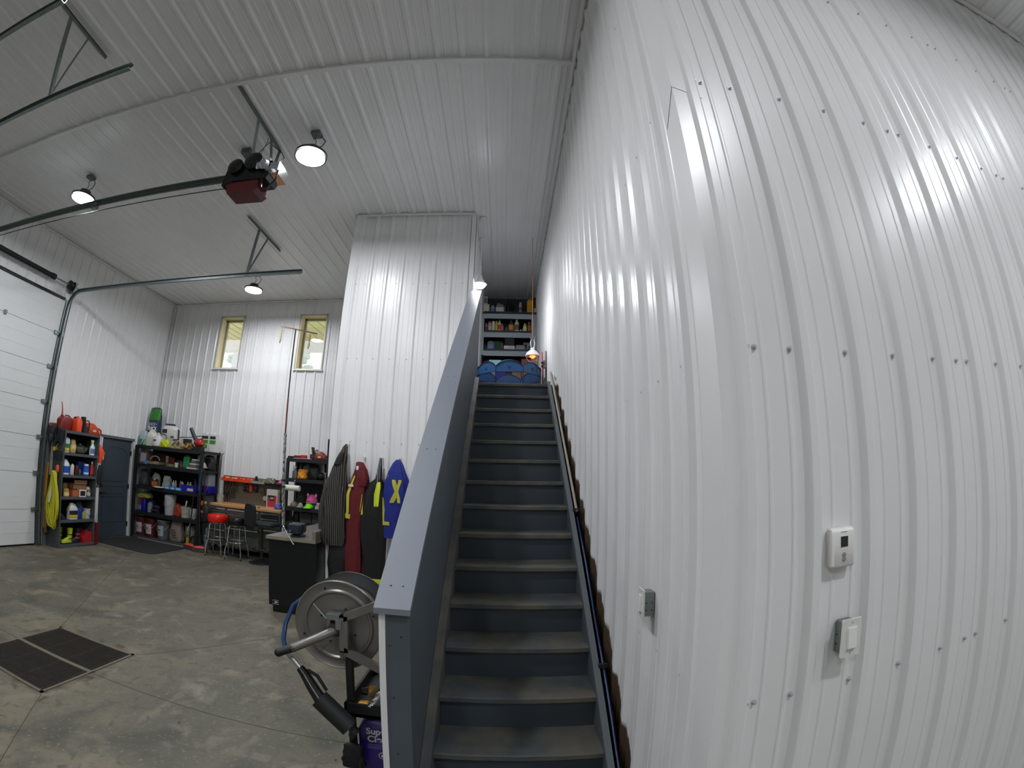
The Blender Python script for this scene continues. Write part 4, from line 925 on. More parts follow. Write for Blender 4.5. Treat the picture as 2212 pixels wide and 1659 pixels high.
MB().tube([(-.1+.14*math.cos(a)+.05, .0, .10+.09*math.sin(a)) for a in [PI*k/8 for k in range(9)]], .012, 8).tube([(-.12, -.03, .04), (0, -.04, .07), (.12, -.02, .05)], .012, 8).out('tubing', C_('#a7a195', .5), t)
mesh_thing('orange_case', 'small orange-brown case at the back of the second shelf', 'case', MB().rbox(-.09, .09, -.05, .05, 0, .20), C_('#a3551c', .5), bL(-7.42, BZ[3], 8.68))
t = T('angle_grinder', 'grey angle grinder standing on the second shelf', 'power tool', bL(-7.30, BZ[3], 8.36))
MB().lathe([(.05, 0), (.05, .02), (.035, .04), (.032, .16), (.04, .2), (.03, .22)], 0, 0, 16).out('body', C_('#77736b', .5), t); MB().tf(Matrix.Translation((.02, -.04, .04))@Matrix.Rotation(PI/2, 4, 'X')).lathe([(.055, 0), (.055, .008), (.02, .02)]).out('disc', C_('#4b443c', .6), t)
mesh_thing('welding_helmet', 'black helmet in the middle of the second shelf', 'helmet', MB().ball(0, 0, .10, .15, .13, .15, z0=-.5), BLACKG, bL(-7.10, BZ[3]+.005, 8.60))
mesh_thing('leather_sheath', 'tan tool sheath lying by the white cup', 'sheath', MB().loft([(0, 0, 0, .12, .05, 3), (.04, 0, 0, .12, .05, 3), (.06, 0, 0, .08, .03, 2)], 18), C_('#6c6044', .7), bL(-7.14, BZ[3], 8.32))
mesh_thing('white_cup', 'small white cup on the second shelf', 'cup', MB().lathe([(.04, 0), (.05, .10), (.046, .10), (.036, .006), (.001, .006)], n=20), C_('#b9c0b4', .4), bL(-6.965, BZ[3], 8.30))
bottle('amber_bottle', 'brown bottle right of the white cup', 'bottle', bL(-6.86, BZ[3], 8.34), .085, .13, '#5c321c', '#3a2214', None)
bottle('green_jug', 'dark green oil jug on the second shelf', 'jug', bL(-6.72, BZ[3], 8.36), .17, .285, '#0f6a3c', '#0f6a3c', '#1a8a50', 0, .11, 'sq')
mesh_thing('metal_tin', 'plain grey tin at the back right of the second shelf', 'can', MB().lathe([(.06, 0), (.06, .30), (.056, .305)], n=22), STEEL, bL(-6.66, BZ[3], 8.72))
t = T('striped_towel', 'heap of white and grey striped cloth hanging over the shelf front', 'cloth', bL(-6.52, BZ[3], 8.38))
for k in range(5): MB().loft([(.045*k, .02*k-.02, 0, .16-.018*k, .13, 3), (.045*k+.035, .02*k-.01, 0, .165-.018*k, .13, 3)], 22, fold=(.05, 5, 30)).out('fold', C_('#b9b7b4' if k % 2 == 0 else '#6d5f58', .8), t, smooth=60)
cap_hat('pale_hat', 'pale grey cloth hat draped at the right post of the second shelf', bL(-6.30, BZ[3]+.05, 8.40), .16, .12, '#a8a69c', full=True)
t, _, _ = bag('tool_bag', 'black tool bag with metal handle bulging from the right end', 'bag', bL(-6.32, BZ[3], 8.66), .22, .33, .22, '#191b1c', amp=.08, k=5)
MB().tube([(-.02, -.16, .26), (.12, -.17, .28), (.24, -.2, .19)], .008, 8).out('steel_rod', CHROME, t)
MB().box(-.02, .03, -.125, -.12, .06, .09).out('red_tag', C_('#a01c18', .5), t, smooth=0)
# third shelf
bag('grey_jacket', 'grey clothes bag slumped at the left of the third shelf', 'bag', bL(-8.0, BZ[2], 8.42), .24, .36, .2, '#3c3e40', amp=.12)
bag('dark_sack', 'dark lumpy sack beside the grey clothes bag', 'sack', bL(-7.80, BZ[2], 8.50), .24, .20, .2, '#241f1c', amp=.14, k=6)
t = bottle('motor_oil_jug', 'grey jug with black and orange label reading 30', 'jug', bL(-7.60, BZ[2], 8.38), .20, .31, '#7d847c', '#7d847c', '#171716', 0, .12, 'jug')
MB().box(-.085, .085, -.066, -.062, .03, .12).out('orange_label', C_('#c4642c', .5), t, smooth=0); text('lettering', '30', .07, C_('#d8d4c8', .5), t, (0, -.07, .14), bold=.002)
bag('clear_bag', 'clear grey plastic bag beside the oil jug', 'bag', bL(-7.27, BZ[2], 8.38), .20, .27, .15, '#8d928f', amp=.14, rough=.25)
for k, (x, c) in enumerate(((-7.14, '#1b6fc0'), (-6.98, '#1a62b8'), (-6.82, '#2b86cf'))):
    carton('blue_tray', ('light blue carton tray, leftmost of three below the small bottles', 'blue carton tray in the middle of three below the small bottles', 'light blue carton tray, rightmost of three below the small bottles')[k], 'tray', bL(x, BZ[2], 8.28), .155, .055, .10, c, 0, patchc='#8fc0e4', group='blue carton trays on the third shelf')
MBIN = MB().box(-.2, .2, -.11, .11, 0, .006).box(-.2, .2, -.115, -.105, 0, .14).box(-.2, .2, .105, .115, 0, .14).box(-.2, -.19, -.11, .11, 0, .14).box(.19, .2, -.11, .11, 0, .14)
t = T('blue_bin', 'dark blue plastic bin with white label on the third shelf', 'bin', bL(-6.56, BZ[2], 8.36))
MBIN.out('bin', C_('#16189a', .45), t, smooth=0); MB().box(-.02, .14, -.12, -.115, .02, .075).out('white_label', C_('#b9b9b4', .5), t, smooth=0)
sb = [(-7.12, 8.42, '#b9b4a6', '#d8d6cc', 'small cream bottle with white cap, leftmost behind the blue trays'), (-7.04, 8.40, '#9c8f8c', '#dcd8d0', 'small pinkish grey bottle behind the blue trays'), (-6.93, 8.44, '#5c5e60', '#d0d0cc', 'small dark grey bottle behind the middle blue tray'), (-6.86, 8.38, '#a03a28', '#c8c4bc', 'small red-brown bottle behind the right blue tray'), (-6.76, 8.30, '#b8b02a', '#e0dca8', 'small yellow bottle at the right end of the trays'), (-6.66, 8.36, '#a8904a', '#d9cfa0', 'small tan bottle, left one in the dark blue bin'), (-6.59, 8.36, '#b5a136', '#efe7c2', 'small mustard bottle, right one in the dark blue bin')]
for x, y, c, c2, l in sb: bottle('small_bottle', l, 'bottle', bL(x, BZ[2]+(.007 if x > -6.7 else 0), y), .06, .19, c, c2, None, 0, .05, group='small bottles on the third shelf')
bottle('black_spray_can', 'slim black can with pale stripe, right of the dark blue bin bottles', 'can', bL(-6.45, BZ[2]+.007, 8.36), .055, .20, '#17181b', '#17181b', '#17181b', kind='can', band2='#9aa4ac')
mesh_thing('white_plate', 'white plate edge sticking out over the third shelf', 'plate', MB().lathe([(.08, 0), (.13, .015), (.13, .02), (.001, .02)], n=28), WHITE, bL(-7.36, BZ[2]+.0, 8.22))
t = T('clear_tote', 'translucent tote with dark blue base at the right end of the third shelf', 'tote', bL(-6.36, BZ[2], 8.67))
MB().rbox(-.13, .13, -.11, .13, .15, .39).out('clear_part', C_('#8c979c', .3), t); MB().rbox(-.16, .16, -.13, .15, 0, .15).out('blue_base', C_('#12148a', .45), t); MB().bar((.09, -.14, .06), (.12, -.14, .16), .025, .008).out('orange_tab', C_('#d8402c', .5), t, smooth=0)
# fourth shelf
bag('red_bag', 'pinkish red and blue bag at the left of the fourth shelf', 'bag', bL(-8.03, BZ[1], 8.38), .15, .30, .14, '#7a2c34', amp=.06, band='#6c84a8', bandz=(.05, .4))
bottle('navy_jug', 'navy blue jug beside the pinkish bag', 'jug', bL(-7.90, BZ[1], 8.34), .12, .28, '#14187c', '#14187c', None, 0, .1, 'sq')
mesh_thing('purple_box', 'dark purple box behind the navy jug', 'box', MB().rbox(-.08, .08, -.05, .05, 0, .25), C_('#2a1c5a', .5), bL(-7.79, BZ[1], 8.46))
t, _, _ = bag('yellow_rag', 'dull yellow-green cloth thrown over the jugs of the fourth shelf', 'cloth', bL(-7.93, BZ[1]+.285, 8.40), .36, .12, .20, '#8d8a3a', amp=.14, k=6, top=.9)
bottle('clear_bottle', 'clear grey bottle beside the draped cloth', 'bottle', bL(-7.70, BZ[1], 8.33), .10, .22, '#7c8c92', '#8c989c', None, 0, .08, 'sq')
t = T('hand_winch', 'small black and chrome machine on the fourth shelf', 'machine', bL(-7.52, BZ[1], 8.38))
MB().rbox(-.12, .12, -.08, .08, 0, .10).out('body', BLACKG, t); MB().tube([(-.13, -.09, .06), (.1, -.09, .06)], .012, 8).tube([(-.05, -.08, .15), (.08, -.08, .15)], .010, 8).out('chrome_bar', CHROME, t); MB().lathe([(.06, .10), (.06, .15), (.03, .17)]).out('drum', DARK, t)
bucket('white_pail', 'tall stack of white pails on the fourth shelf', bL(-7.18, BZ[1], 8.42), .135, .44, '#c2c2c6', 0, rings=3, handle='#a7a9ac')
t = bottle('orange_jug', 'dull orange jug leaning between the white pails', 'jug', bL(-6.92, BZ[1]+.014, 8.37), .19, .26, '#9c3a22', '#8c3018', None, 0, .12, 'jug'); t.rotation_euler = (0, .12, 0)
t = bucket('open_pail', 'open cream pail holding a long white-handled brush and black pot', bL(-6.70, BZ[1], 8.40), .125, .235, '#a8a694', 0, rings=1)
MB().tube([(-.02, -.03, .15), (.03, -.06, .25), (.06, -.07, .36)], .011, 8, r2=.018).out('brush_handle', WHITE, t)
MB().lathe([(.07, .12), (.08, .22), (.09, .27), (.05, .29)], .05, .03, 18).out('black_pot', BLACK, t)
bucket('small_pail', 'smaller white pail beside the right post of the fourth shelf', bL(-6.47, BZ[1], 8.36), .078, .21, '#b5b4ae', 0, rings=1)
mesh_thing('thin_rod', 'thin white rod leaning below the small white pail', 'rod', MB().tube([(0, 0, 0), (.14, 0, .38)], .006, 8), WHITE, bL(-6.55, .34, 8.27))
# floor level
p1 = bucket('dark_red_pail', 'dark red pail with white label, nearer the left post', bL(-8.01, .055, 8.42), .155, .40, '#4b1313', 0, group='dark red pails on the bottom shelf', lid='#4f1516', lab='#b9aeb0', rings=2)
copy_thing(p1, bL(-7.68, .055, 8.39), 'dark red pail with white label, between its twin and the grey pail')
bucket('grey_pail', 'grey-blue pail with pale label on the bottom shelf', bL(-7.33, .055, 8.42), .165, .41, '#555d60', 0, lid='#6c7477', lab='#a9b4b8', rings=2, labw=.9)
t, sec, fo = bag('paper_sack', 'crumpled tan paper sack folded over at the top on the bottom shelf', 'sack', bL(-6.93, .055, 8.40), .33, .455, .22, '#84766c', amp=.05, k=6, top=.9, e=4)
for q in (.1, .15, .2, .25): MB().box(-.09, .07-.2*(q-.1), -.128, -.124, q, q+.012).out('lettering', C_('#4a4038', .7), t, smooth=0)
t = bucket('mixed_pail', 'grey translucent pail with yellow label near the right post', bL(-6.58, .055, 8.44), .125, .37, '#7e7d72', 0, lab='#b3a81c', rings=1, labz=(.05, .38))
mesh_thing('black_funnel', 'black coiled cord resting on the bottom shelf by the yellow labelled pail', 'cord', MB().tube([(.07*math.cos(a), -.02-.01*math.sin(2*a), .12+.09*math.sin(a)+.0*a) for a in [2*PI*k/14 for k in range(14)]], .018, 8, closed=True), BLACK, bL(-6.40, .03, 8.30))
mesh_thing('blue_can', 'slim blue-grey tin behind the black cord', 'can', MB().lathe([(.05, 0), (.05, .22), (.045, .225)], n=18), C_('#2b3458', .5), bL(-6.36, .055, 8.46))
# long tools standing at the right front post
def broom(x, y, label, tip, rz, head='#3a2f2c', edge='#c8452c'):
    t = T('push_broom', label, 'broom', (x, y, 0), rz, 'brooms standing at the black shelving')
    MB().loft([(0, 0, 0, .17, .05, 4), (.05, 0, 0, .16, .045, 4), (.09, 0, 0, .13, .035, 3)], 22).out('bristles', C_(head, .8, bump=.4), t)
    MB().loft([(.09, 0, 0, .135, .04, 3), (.115, 0, 0, .12, .035, 3), (.13, 0, 0, .03, .025, 2)], 22).out('block', C_(edge, .5), t)
    MB().tube([(0, 0, .12), (tip[0]*.5, tip[1]*.5, .12+(tip[2]-.12)*.5), tip], .013, 8).out('handle', BLACK, t)
    return t
broom(-6.03, 8.02, 'orange edged push broom lying nearest the red stool', (-.10, .15, 1.65), .25)
broom(-6.36, 8.10, 'orange edged broom tucked behind the nearer one', (.06, .05, 1.45), -.15, '#2c2422')
t = T('blue_pole', 'black pole with blue grip leaning on the right front post', 'pole', (-6.20, 8.10, 0))
MB().tube([(0, 0, 0), (.02, .08, 1.66)], .016, 8).out('shaft', BLACK, t)
MB().tube([(.015, .055, 1.25), (.02, .08, 1.66)], .019, 8).out('grip', C_('#1d5aa8', .4), t)
t = T('string_trimmer', 'black string trimmer with orange details hanging against the right post', 'trimmer', (-6.00, 8.16, .35))
MB().tube([(.0, 0, 0), (-.03, .02, .6), (-.10, .03, 1.2), (-.13, .03, 1.35)], .014, 8).out('shaft', BLACK, t)
MB().loft([(.28, 0, 0, .05, .05, 3), (.42, .02, 0, .09, .06, 3), (.56, .0, 0, .08, .06, 3), (.66, -.02, 0, .04, .04, 2)], 20).out('motor', C_('#1b1d1c', .5), t)
MB().cb(-.06, -.05, .64, .035, .03, .09).out('orange_grip', C_('#c04a24', .5), t, smooth=0)
MB().cb(-.05, -.055, .47, .05, .02, .05).out('orange_part', C_('#c04a24', .5), t, smooth=0)
MB().cb(.03, -.05, .66, .035, .03, .04).out('yellow_part', C_('#b9ad3a', .5), t, smooth=0)
MB().tube([(.02, -.03, .6), (.09, -.05, .5), (.08, -.05, .35), (.11, -.04, .25)], .007, 6).out('cable', BLACK, t)
bag('grey_duffel', 'grey duffel bag standing on the floor beside the black shelving', 'bag', (-6.125, 8.46, 0), .115, .46, .25, '#676c6c', amp=.08, k=5, band='#1c1c1c', bandz=(.52, .56))
t = T('wall_whip', 'pair of pale poles standing in the corner between shelving and pegboard', 'pole', (-6.16, 8.84, 1.0))
MB().tube([(-.05, 0, 0), (-.05, .02, .98)], .012, 8).tube([(.0, 0, 0), (0, .02, 1.0)], .014, 8).out('shaft', C_('#a9aaa6', .35, .3), t)
MB().tube([(.0, 0, .5), (.02, 0, 1.02), (-.06, 0, 1.06)], .008, 8).tube([(.02, 0, 1.0), (.07, 0, 1.06)], .008, 8).out('dark_hook', C_('#3a1f20', .6), t)

# ================================================================ C: workbench
CX0, CX1, CY0 = -6.05, -4.315, 8.30
wb_ = T('workbench', 'steel tool chest workbench with wooden top and bright drawer pulls', 'workbench', ((CX0+CX1)/2, CY0, 0))
hw = (CX1-CX0)/2; TG = mat('#54554f', .45, .2)
MB().box(-hw+.02, hw-.02, .03, .60, .16, .955).out('cabinet', TG, wb_, smooth=0)
MB().rbox(-hw-.01, hw, 0, .64, .955, 1.0, .004).out('wooden_top', mat('#b88a58', .45, var=.25, scale=14), wb_, smooth=0)
for x in (-hw+.1, hw-.1, 0, -.4, .4): 
    for y in (.08, .52): MB().tf(Matrix.Translation((x, y, .06))@Matrix.Rotation(PI/2, 4, 'Y')).lathe([(.05, -.02), (.058, -.015), (.058, .015), (.05, .02)]).out('caster', BLACK, wb_) if x in (-hw+.1, hw-.1) else None
for x in (-hw+.1, hw-.1):
    for y in (.08, .52): MB().cb(x, y, .135, .06, .06, .06).out('caster_fork', GALV, wb_, smooth=0)
def drawer(x0, x1, z0, z1, col=None):
    d_ = MB().box(x0-wb_.location.x, x1-wb_.location.x, .012, .03, z0, z1).out('drawer', col or TG, wb_, smooth=0)
    cx = wb_.location.x
    MB().box(x0-cx+.005, x1-cx-.005, -.012, .012, z1-.028, z1-.006).out('drawer_pull', mat('#c3c4bf', .25, .9), d_, smooth=0)
rows = [(.83, .925), (.71, .82)]
for z0, z1 in rows:
    drawer(-5.99, -5.60, z0, z1) if z0 > .8 else drawer(-5.99, -5.60, .50, z1)
    drawer(-5.55, -4.80, z0, z1); drawer(-4.75, -4.36, z0, z1, mat('#1d1f1f', .5) if z0 > .7 else None)
drawer(-5.55, -4.80, .56, .70); drawer(-5.55, -4.80, .42, .55); drawer(-5.99, -5.60, .30, .49); drawer(-4.75, -4.36, .42, .60)
for x in (-5.36, -5.17, -4.98, -4.79): MB().box(x-.19-wb_.location.x, x-.005-wb_.location.x, .012, .03, .18, .41).out('lower_door', mat('#5f625e', .4, .3), wb_, smooth=0)
MB().box(-.05, -.02, -.006, .01, .935, .95).out('lock', BLACK, wb_, smooth=0)
tag(MB().rbox(-5.6, -4.5, 8.15, 8.75, 0, .015, .004).out('floor_strip', mat('#0e0e0e', .8)), 'flat black strip on the floor under the workbench', 'mat')  # thin black sheet lying under the workbench
# pegboard and what hangs on it
PBX0, PBX1 = -6.10, -4.60
pb = T('pegboard', 'brown-grey tool board on the wall above the workbench', 'pegboard', ((PBX0+PBX1)/2, YB-.035, 1.005))
MB().box(PBX0+5.35, PBX1+5.35, -.012, .0, 0, .555).out('board', mat('#5d5548', .7, var=.1), pb, smooth=0)
MB().box(PBX0+5.35, PBX1+5.35, -.018, .004, .545, .57).out('top_rail', BLACK, pb, smooth=0)
def bin_(x, w, col, label, content, group):
    t = T('parts_bin', label, 'bin', (x, YB-.05, 1.465), 0, group)
    MB().prism([(-.13, .0), (0, 0), (0, .10), (-.10, .06), (-.14, .055)], 'x', -w/2, -w/2+.004).prism([(-.13, .0), (0, 0), (0, .10), (-.10, .06), (-.14, .055)], 'x', w/2-.004, w/2).box(-w/2, w/2, -.13, 0, 0, .005).bar((-w/2, -.135, .03), (w/2, -.135, .03), .006, .055).box(-w/2, w/2, -.004, 0, 0, .10).out('bin', C_(col, .4), t, smooth=0)
    rnd = random.Random(int(-x*100)); b = MB()
    for k in range(7): b.ball(rnd.uniform(-w*.35, w*.35), rnd.uniform(-.10, -.03), .055+rnd.random()*.02, .022, .02, .018, n=6, m=4)
    b.out('contents', C_(content, .5, var=.4), t)
for k, x in enumerate((-5.98, -5.78, -5.58, -5.38)):
    bin_(x, .195, '#d8451a', ['first orange bin from the left on the board', 'second orange bin from the left, holding pale scraps', 'third orange bin from the left on the board', 'fourth orange bin, next to the grey bins'][k], ['#c9a58c', '#c4b9a8', '#c86a3a', '#c9682a'][k], 'orange parts bins on the tool board')
bin_(-5.205, .155, '#8b887e', 'left grey bin with dark tool sticking up', '#1c1a1a', 'grey parts bins on the tool board')
bin_(-5.045, .155, '#8b887e', 'right grey bin with tan bits', '#7b6c55', 'grey parts bins on the tool board')
mesh_thing('dark_drill', 'dark drill chuck sticking out of the left grey bin', 'drill', MB().lathe([(.02, 0), (.028, .03), (.03, .08), (.02, .1)]), BLACK, (-5.22, YB-.10, 1.52))
bag('zip_bag', 'clear bag of dark fasteners on the shelf ledge', 'bag', (-4.85, YB-.12, 1.487), .23, .125, .10, '#6f6b5c', amp=.1, rough=.3)
mesh_thing('wall_ledge', 'narrow black ledge at the right end of the tool board', 'ledge', MB().box(-.18, .18, -.16, 0, 0, .012).box(-.18, .18, -.16, -.155, 0, .02), BLACK, (-4.75, YB-.03, 1.472), smooth=0)
mesh_thing('pink_toy', 'small pink toy on the narrow black ledge', 'toy', MB().ball(0, 0, .04, .05, .04, .04), C_('#d8549a', .4), (-4.62, YB-.12, 1.487))
t = T('toy_windmill', 'orange and yellow toy standing up behind the pink one', 'toy', (-4.60, YB-.07, 1.487))
MB().lathe([(.03, 0), (.035, .05), (.02, .13)], n=12).out('body', C_('#a04a3a', .5), t); MB().bar((-.03, -.03, .10), (.06, -.03, .16), .012, .01).bar((.0, -.03, .02), (.05, -.03, .12), .012, .01).out('yellow_arm', C_('#c9c22a', .5), t, smooth=0)
def pliers(x, z, s, label, col, tilt=0.):
    t = T('pliers', label, 'pliers', (x, YB-.06, z), 0, 'hand tools hanging in rows on the tool board'); t.rotation_euler = (0, tilt, 0)
    MB().prism([(-.012*s, 0), (.012*s, 0), (.007*s, .055*s), (-.007*s, .055*s)], 'y', -.006, .006).out('jaws', C_('#3c3834', .4, .6), t, smooth=0)
    MB().tube([(-.006*s, 0, 0), (-.024*s, 0, -.05*s), (-.020*s, 0, -.14*s)], .007*s, 8).tube([(.006*s, 0, 0), (.024*s, 0, -.05*s), (.020*s, 0, -.14*s)], .007*s, 8).out('grips', C_(col, .5), t)
pl = [(-6.04, 1.38, 1.1, '#2b1712'), (-5.98, 1.30, 1.0, '#3a1c14'), (-5.96, 1.42, .9, '#241a16'), (-5.93, 1.19, 1.15, '#30160f'), (-5.88, 1.38, 1.1, '#2c1512'), (-5.86, 1.22, 1.0, '#1d1715'), (-5.80, 1.40, 1.1, '#22261a'), (-5.79, 1.25, 1.1, '#222a1c'), (-5.73, 1.36, .9, '#2a2e1c'), (-6.05, 1.17, 1.2, '#2a1310'), (-5.99, 1.14, 1.1, '#25130f')]
nm = ['topmost at the left edge of the board', 'second tool in from the left edge', 'short one under the first orange bin', 'low dark red one near the left', 'tall one under the second orange bin', 'low dark one beside the red gripped one', 'green-black one, upper', 'green-black one, lower', 'small one farthest right of the cluster', 'lowest at the left edge', 'lowest, second from the left edge']
for k, (x, z, s_, c) in enumerate(pl): pliers(x, z, s_, 'dark hand pliers hanging on the board, '+nm[k], c, .1*math.sin(k*2.1))
t = T('ear_muffs', 'black ear defenders hanging at the centre of the tool board', 'ear defenders', (-5.48, YB-.075, 1.26))
MB().tube([(.055*math.cos(a), 0, .09+.09*math.sin(a)) for a in [PI*(k/10) for k in range(11)]], .010, 8).out('headband', BLACK, t)
MB().ball(-.04, 0, .06, .035, .035, .05).out('cup', BLACKG, t); MB().ball(.04, -.01, .06, .045, .035, .055).out('cup', BLACK, t)
carton('red_pack', 'red blister pack hanging beside the ear defenders', 'pack', (-5.36, YB-.07, 1.265), .085, .17, .03, '#7d2a22', 0, patchc='#b8402c')
t = T('head_lamp', 'black work lamp with strap hanging right of the red pack', 'lamp', (-5.24, YB-.08, 1.27))
MB().ball(0, 0, .08, .05, .035, .075).out('body', BLACK, t); MB().tube([(.04, 0, .15), (.07, 0, .1), (.06, 0, .0)], .009, 8).out('strap', C_('#241a1c', .6), t)
t = T('hose_fitting', 'tan metal fitting hanging above the round gauge', 'fitting', (-5.10, YB-.07, 1.20))
MB().tube([(.03*math.cos(a), 0, .09+.04*math.sin(a)) for a in [2*PI*k/12 for k in range(12)]], .012, 8, closed=True).tube([(.02, 0, .05), (.04, 0, 0)], .012, 8).out('ring', C_('#5e573f', .5, .4), t)
t = T('pressure_gauge', 'round pale gauge with handle hanging low on the board', 'gauge', (-4.995, YB-.07, 1.17))
MB().tf(Matrix.Rotation(PI/2, 4, 'X')).lathe([(.052, -.015), (.055, .0), (.05, .02), (.04, .022)]).out('dial', C_('#9a9c86', .4), t); MB().tube([(-.01, 0, .05), (-.03, 0, .22)], .014, 8, r2=.02).out('handle', C_('#3c2c18', .6), t)
t = carton('rag_box', 'white box with black and red print leaning at the right of the bench', 'box', (-4.72, 8.74, 1.0), .26, .38, .10, '#b9b6b2', 0)
MB().box(-.105, .105, -.0525, -.05, .15, .26).out('black_print', C_('#1c1416', .5), t, smooth=0); MB().box(-.105, .105, -.0525, -.05, .02, .15).box(.06, .105, -.0535, -.05, .15, .26).out('red_print', C_('#b52a34', .5), t, smooth=0)
MB().ball(-.07, -.055, .17, .014, .003, .014, n=10, m=4).ball(-.08, -.055, .2, .012, .003, .012, n=10, m=4).ball(.0, -.055, .20, .05, .003, .025, n=16, m=6).out('white_print', C_('#8b8a88', .5), t)
bag('blue_rag', 'crumpled purple-blue rag at the right end of the bench', 'rag', (-4.50, 8.56, 1.0), .14, .13, .10, '#4b5a9c', amp=.15)
bucket('bench_tub', 'white translucent tub standing at the left end of the bench', (-5.93, 8.58, 1.0), .075, .17, '#a5a394', 0, rings=1)
mesh_thing('bench_puck', 'small dark disc lying on the wooden bench top', 'puck', MB().lathe([(.03, 0), (.03, .014)], n=16), C_('#2b1614', .5), (-4.87, 8.42, 1.001))
# stools
def stool(x, y, label, seat, rz):
    t = T('bar_stool', label, 'stool', (x, y, 0), rz, 'round chrome bar stools at the workbench')
    MB().lathe([(.175, .665), (.20, .68), (.208, .72), (.208, .78), (.195, .81), (.14, .822), (.001, .825)], n=32).out('seat', C_(seat, .22), t)
    MB().lathe([(.14, .65), (.14, .665)], n=24).out('seat_plate', CHROME, t)
    for k in range(4):
        a = PI/4+k*PI/2; c, s_ = math.cos(a), math.sin(a)
        pts = [(r*c, r*s_, z) for r, z in ((.06, .655), (.13, .650), (.165, .61), (.175, .5), (.19, .335), (.235, .2), (.25, .02))]
        MB().tube(pts, .0115, 10).out('leg', CHROME, t)
        MB().lathe([(.015, 0), (.015, .03)], .25*c, .25*s_, 10).out('foot_cap', BLACK, t)
    MB().tube([(.20*math.cos(2*PI*k/28), .20*math.sin(2*PI*k/28), .335) for k in range(28)], .011, 8, closed=True).out('foot_ring', CHROME, t)
    return t
stool(-5.61, 8.05, 'chrome stool with shiny red round seat', '#d2200e', .15)
stool(-5.12, 8.02, 'chrome stool with black round seat beside the red one', '#120f12', .1)
t = T('swivel_chair', 'black padded bar chair with backrest on a round pedestal', 'chair', (-4.535, 7.99, 0))
MB().lathe([(.24, 0), (.24, .012), (.12, .045), (.04, .08), (.032, .12)], n=32).out('base', BLACK, t)
MB().lathe([(.03, .1), (.03, .40), (.024, .40), (.024, .71)], n=16).out('post', BLACK, t)
MB().rbox(-.21, .29, -.18, .22, .71, .79, .03).out('seat', BLACKM, t)
bb = MB().prism([(-.19, .72), (.19, .72), (.195, 1.02), (.17, 1.10), (.10, 1.13), (-.10, 1.13), (-.17, 1.10), (-.195, 1.02)], 'y', -.035, .035).out('backrest', BLACKM, t, loc=(-.19, -.14, -.01))
bb.rotation_euler = (0, 0, -.6)
MB().tube([(.03, 0, .30), (.10, -.04, .29), (.13, -.14, .28), (.0, -.20, .28), (-.13, -.14, .28), (-.10, -.04, .29), (-.03, 0, .30)], .01, 8).out('foot_rest', BLACK, t)

# ================================================================ D: black shelving right of the workbench
DX0, DX1, DY0, DY1 = -4.28, -3.34, 8.40, 8.88
DZ = [.06, .785, 1.09, 1.655, 2.05]
u = T('shelving_unit', 'narrower black shelving unit right of the workbench, with caps and paper roll', 'shelf', ((DX0+DX1)/2, DY0, 0))
hw = (DX1-DX0)/2; hd = DY1-DY0
for k, z in enumerate(DZ): MB().box(-hw, hw, 0, hd, z-.02, z).box(-hw, hw, -.004, .012, z-.07, z-.005).out('shelf', BS, u, smooth=0)
for x in (-hw, hw-.05):
    for y in (0, hd-.05): MB().box(x, x+.05, y-.006, y+.05, 0, DZ[-1]-.01).out('post', BS, u, smooth=0)
MB().box(-hw+.05, hw-.05, hd-.012, hd-.006, 1.1, DZ[-1]-.02).out('dark_backing', mat('#26292b', .8), u, smooth=0)  # dark grey sheet added to darken the back of the upper shelves
def dL(x, z, y=8.56): return (x, y, z+.002)
chainsaw('dark orange chainsaw on the shelving beside the workbench', dL(-3.64, DZ[4], 8.62), .80, '#7a2c16', 0, 1)
t = T('red_tool', 'flat red power tool lying at the left of the shelving top', 'power tool', dL(-4.06, DZ[4], 8.60))
MB().rbox(-.14, .02, -.05, .05, .01, .065, .01).out('body', C_('#6a1c1a', .4), t); MB().rbox(.0, .13, -.04, .04, .0, .08, .01).out('head', C_('#b02a1c', .4), t)
mesh_thing('paper_sheet', 'white papers lying along the front of the shelving top', 'paper', MB().loft([(0, 0, 0, .20, .05, 3), (.006, 0, 0, .20, .05, 3)], 20, fold=(.05, 3, 0)), WHITE, dL(-3.97, DZ[4]+.001, 8.46))
carton('black_case', 'small black case at the left corner of the shelving top', 'case', dL(-4.22, DZ[4], 8.48), .10, .04, .1, '#141414', 0)
spray_bottle('spray_bottle', 'grey spray bottle behind the orange cloth', dL(-4.14, DZ[3], 8.54), .11, .25, '#626b72', '#c8c8c4', 0)
spray_bottle('spray_bottle', 'taller spray bottle with black head behind the grey one', dL(-4.07, DZ[3], 8.66), .10, .31, '#4a3a34', '#141414', 0)
bag('orange_cloth', 'bright orange work cloth balled up on the shelving', 'cloth', dL(-3.95, DZ[3], 8.50), .19, .19, .12, '#d98a14', amp=.14, k=4, top=.9)
bottle('clear_container', 'clear grey jug behind the orange cloth', 'jug', dL(-3.93, DZ[3], 8.70), .17, .30, '#6d7069', '#7d8078', None, 0, .14, 'sq')
bag('black_bag', 'shapeless black bag next to the orange cloth', 'bag', dL(-3.75, DZ[3], 8.62), .24, .30, .2, '#0d0d0e', amp=.08)
bag('pale_sack', 'pale plastic sack glimpsed behind the black bag', 'sack', dL(-3.70, DZ[3], 8.78), .22, .33, .1, '#9a9d96', amp=.08)
t = T('chrome_clamp', 'chrome clamps hanging at the right front post of the narrow shelving', 'clamp', (-3.40, 8.36, .70))
MB().tube([(0, 0, .0), (0, 0, .42)], .007, 8).tube([(.005, 0, .52), (.0, 0, 1.10)], .009, 8).out('rod', CHROME, t)
for z in (1.10, .86): MB().bar((-.03, 0, z), (.06, 0, z), .012, .014).out('jaw', CHROME, t)
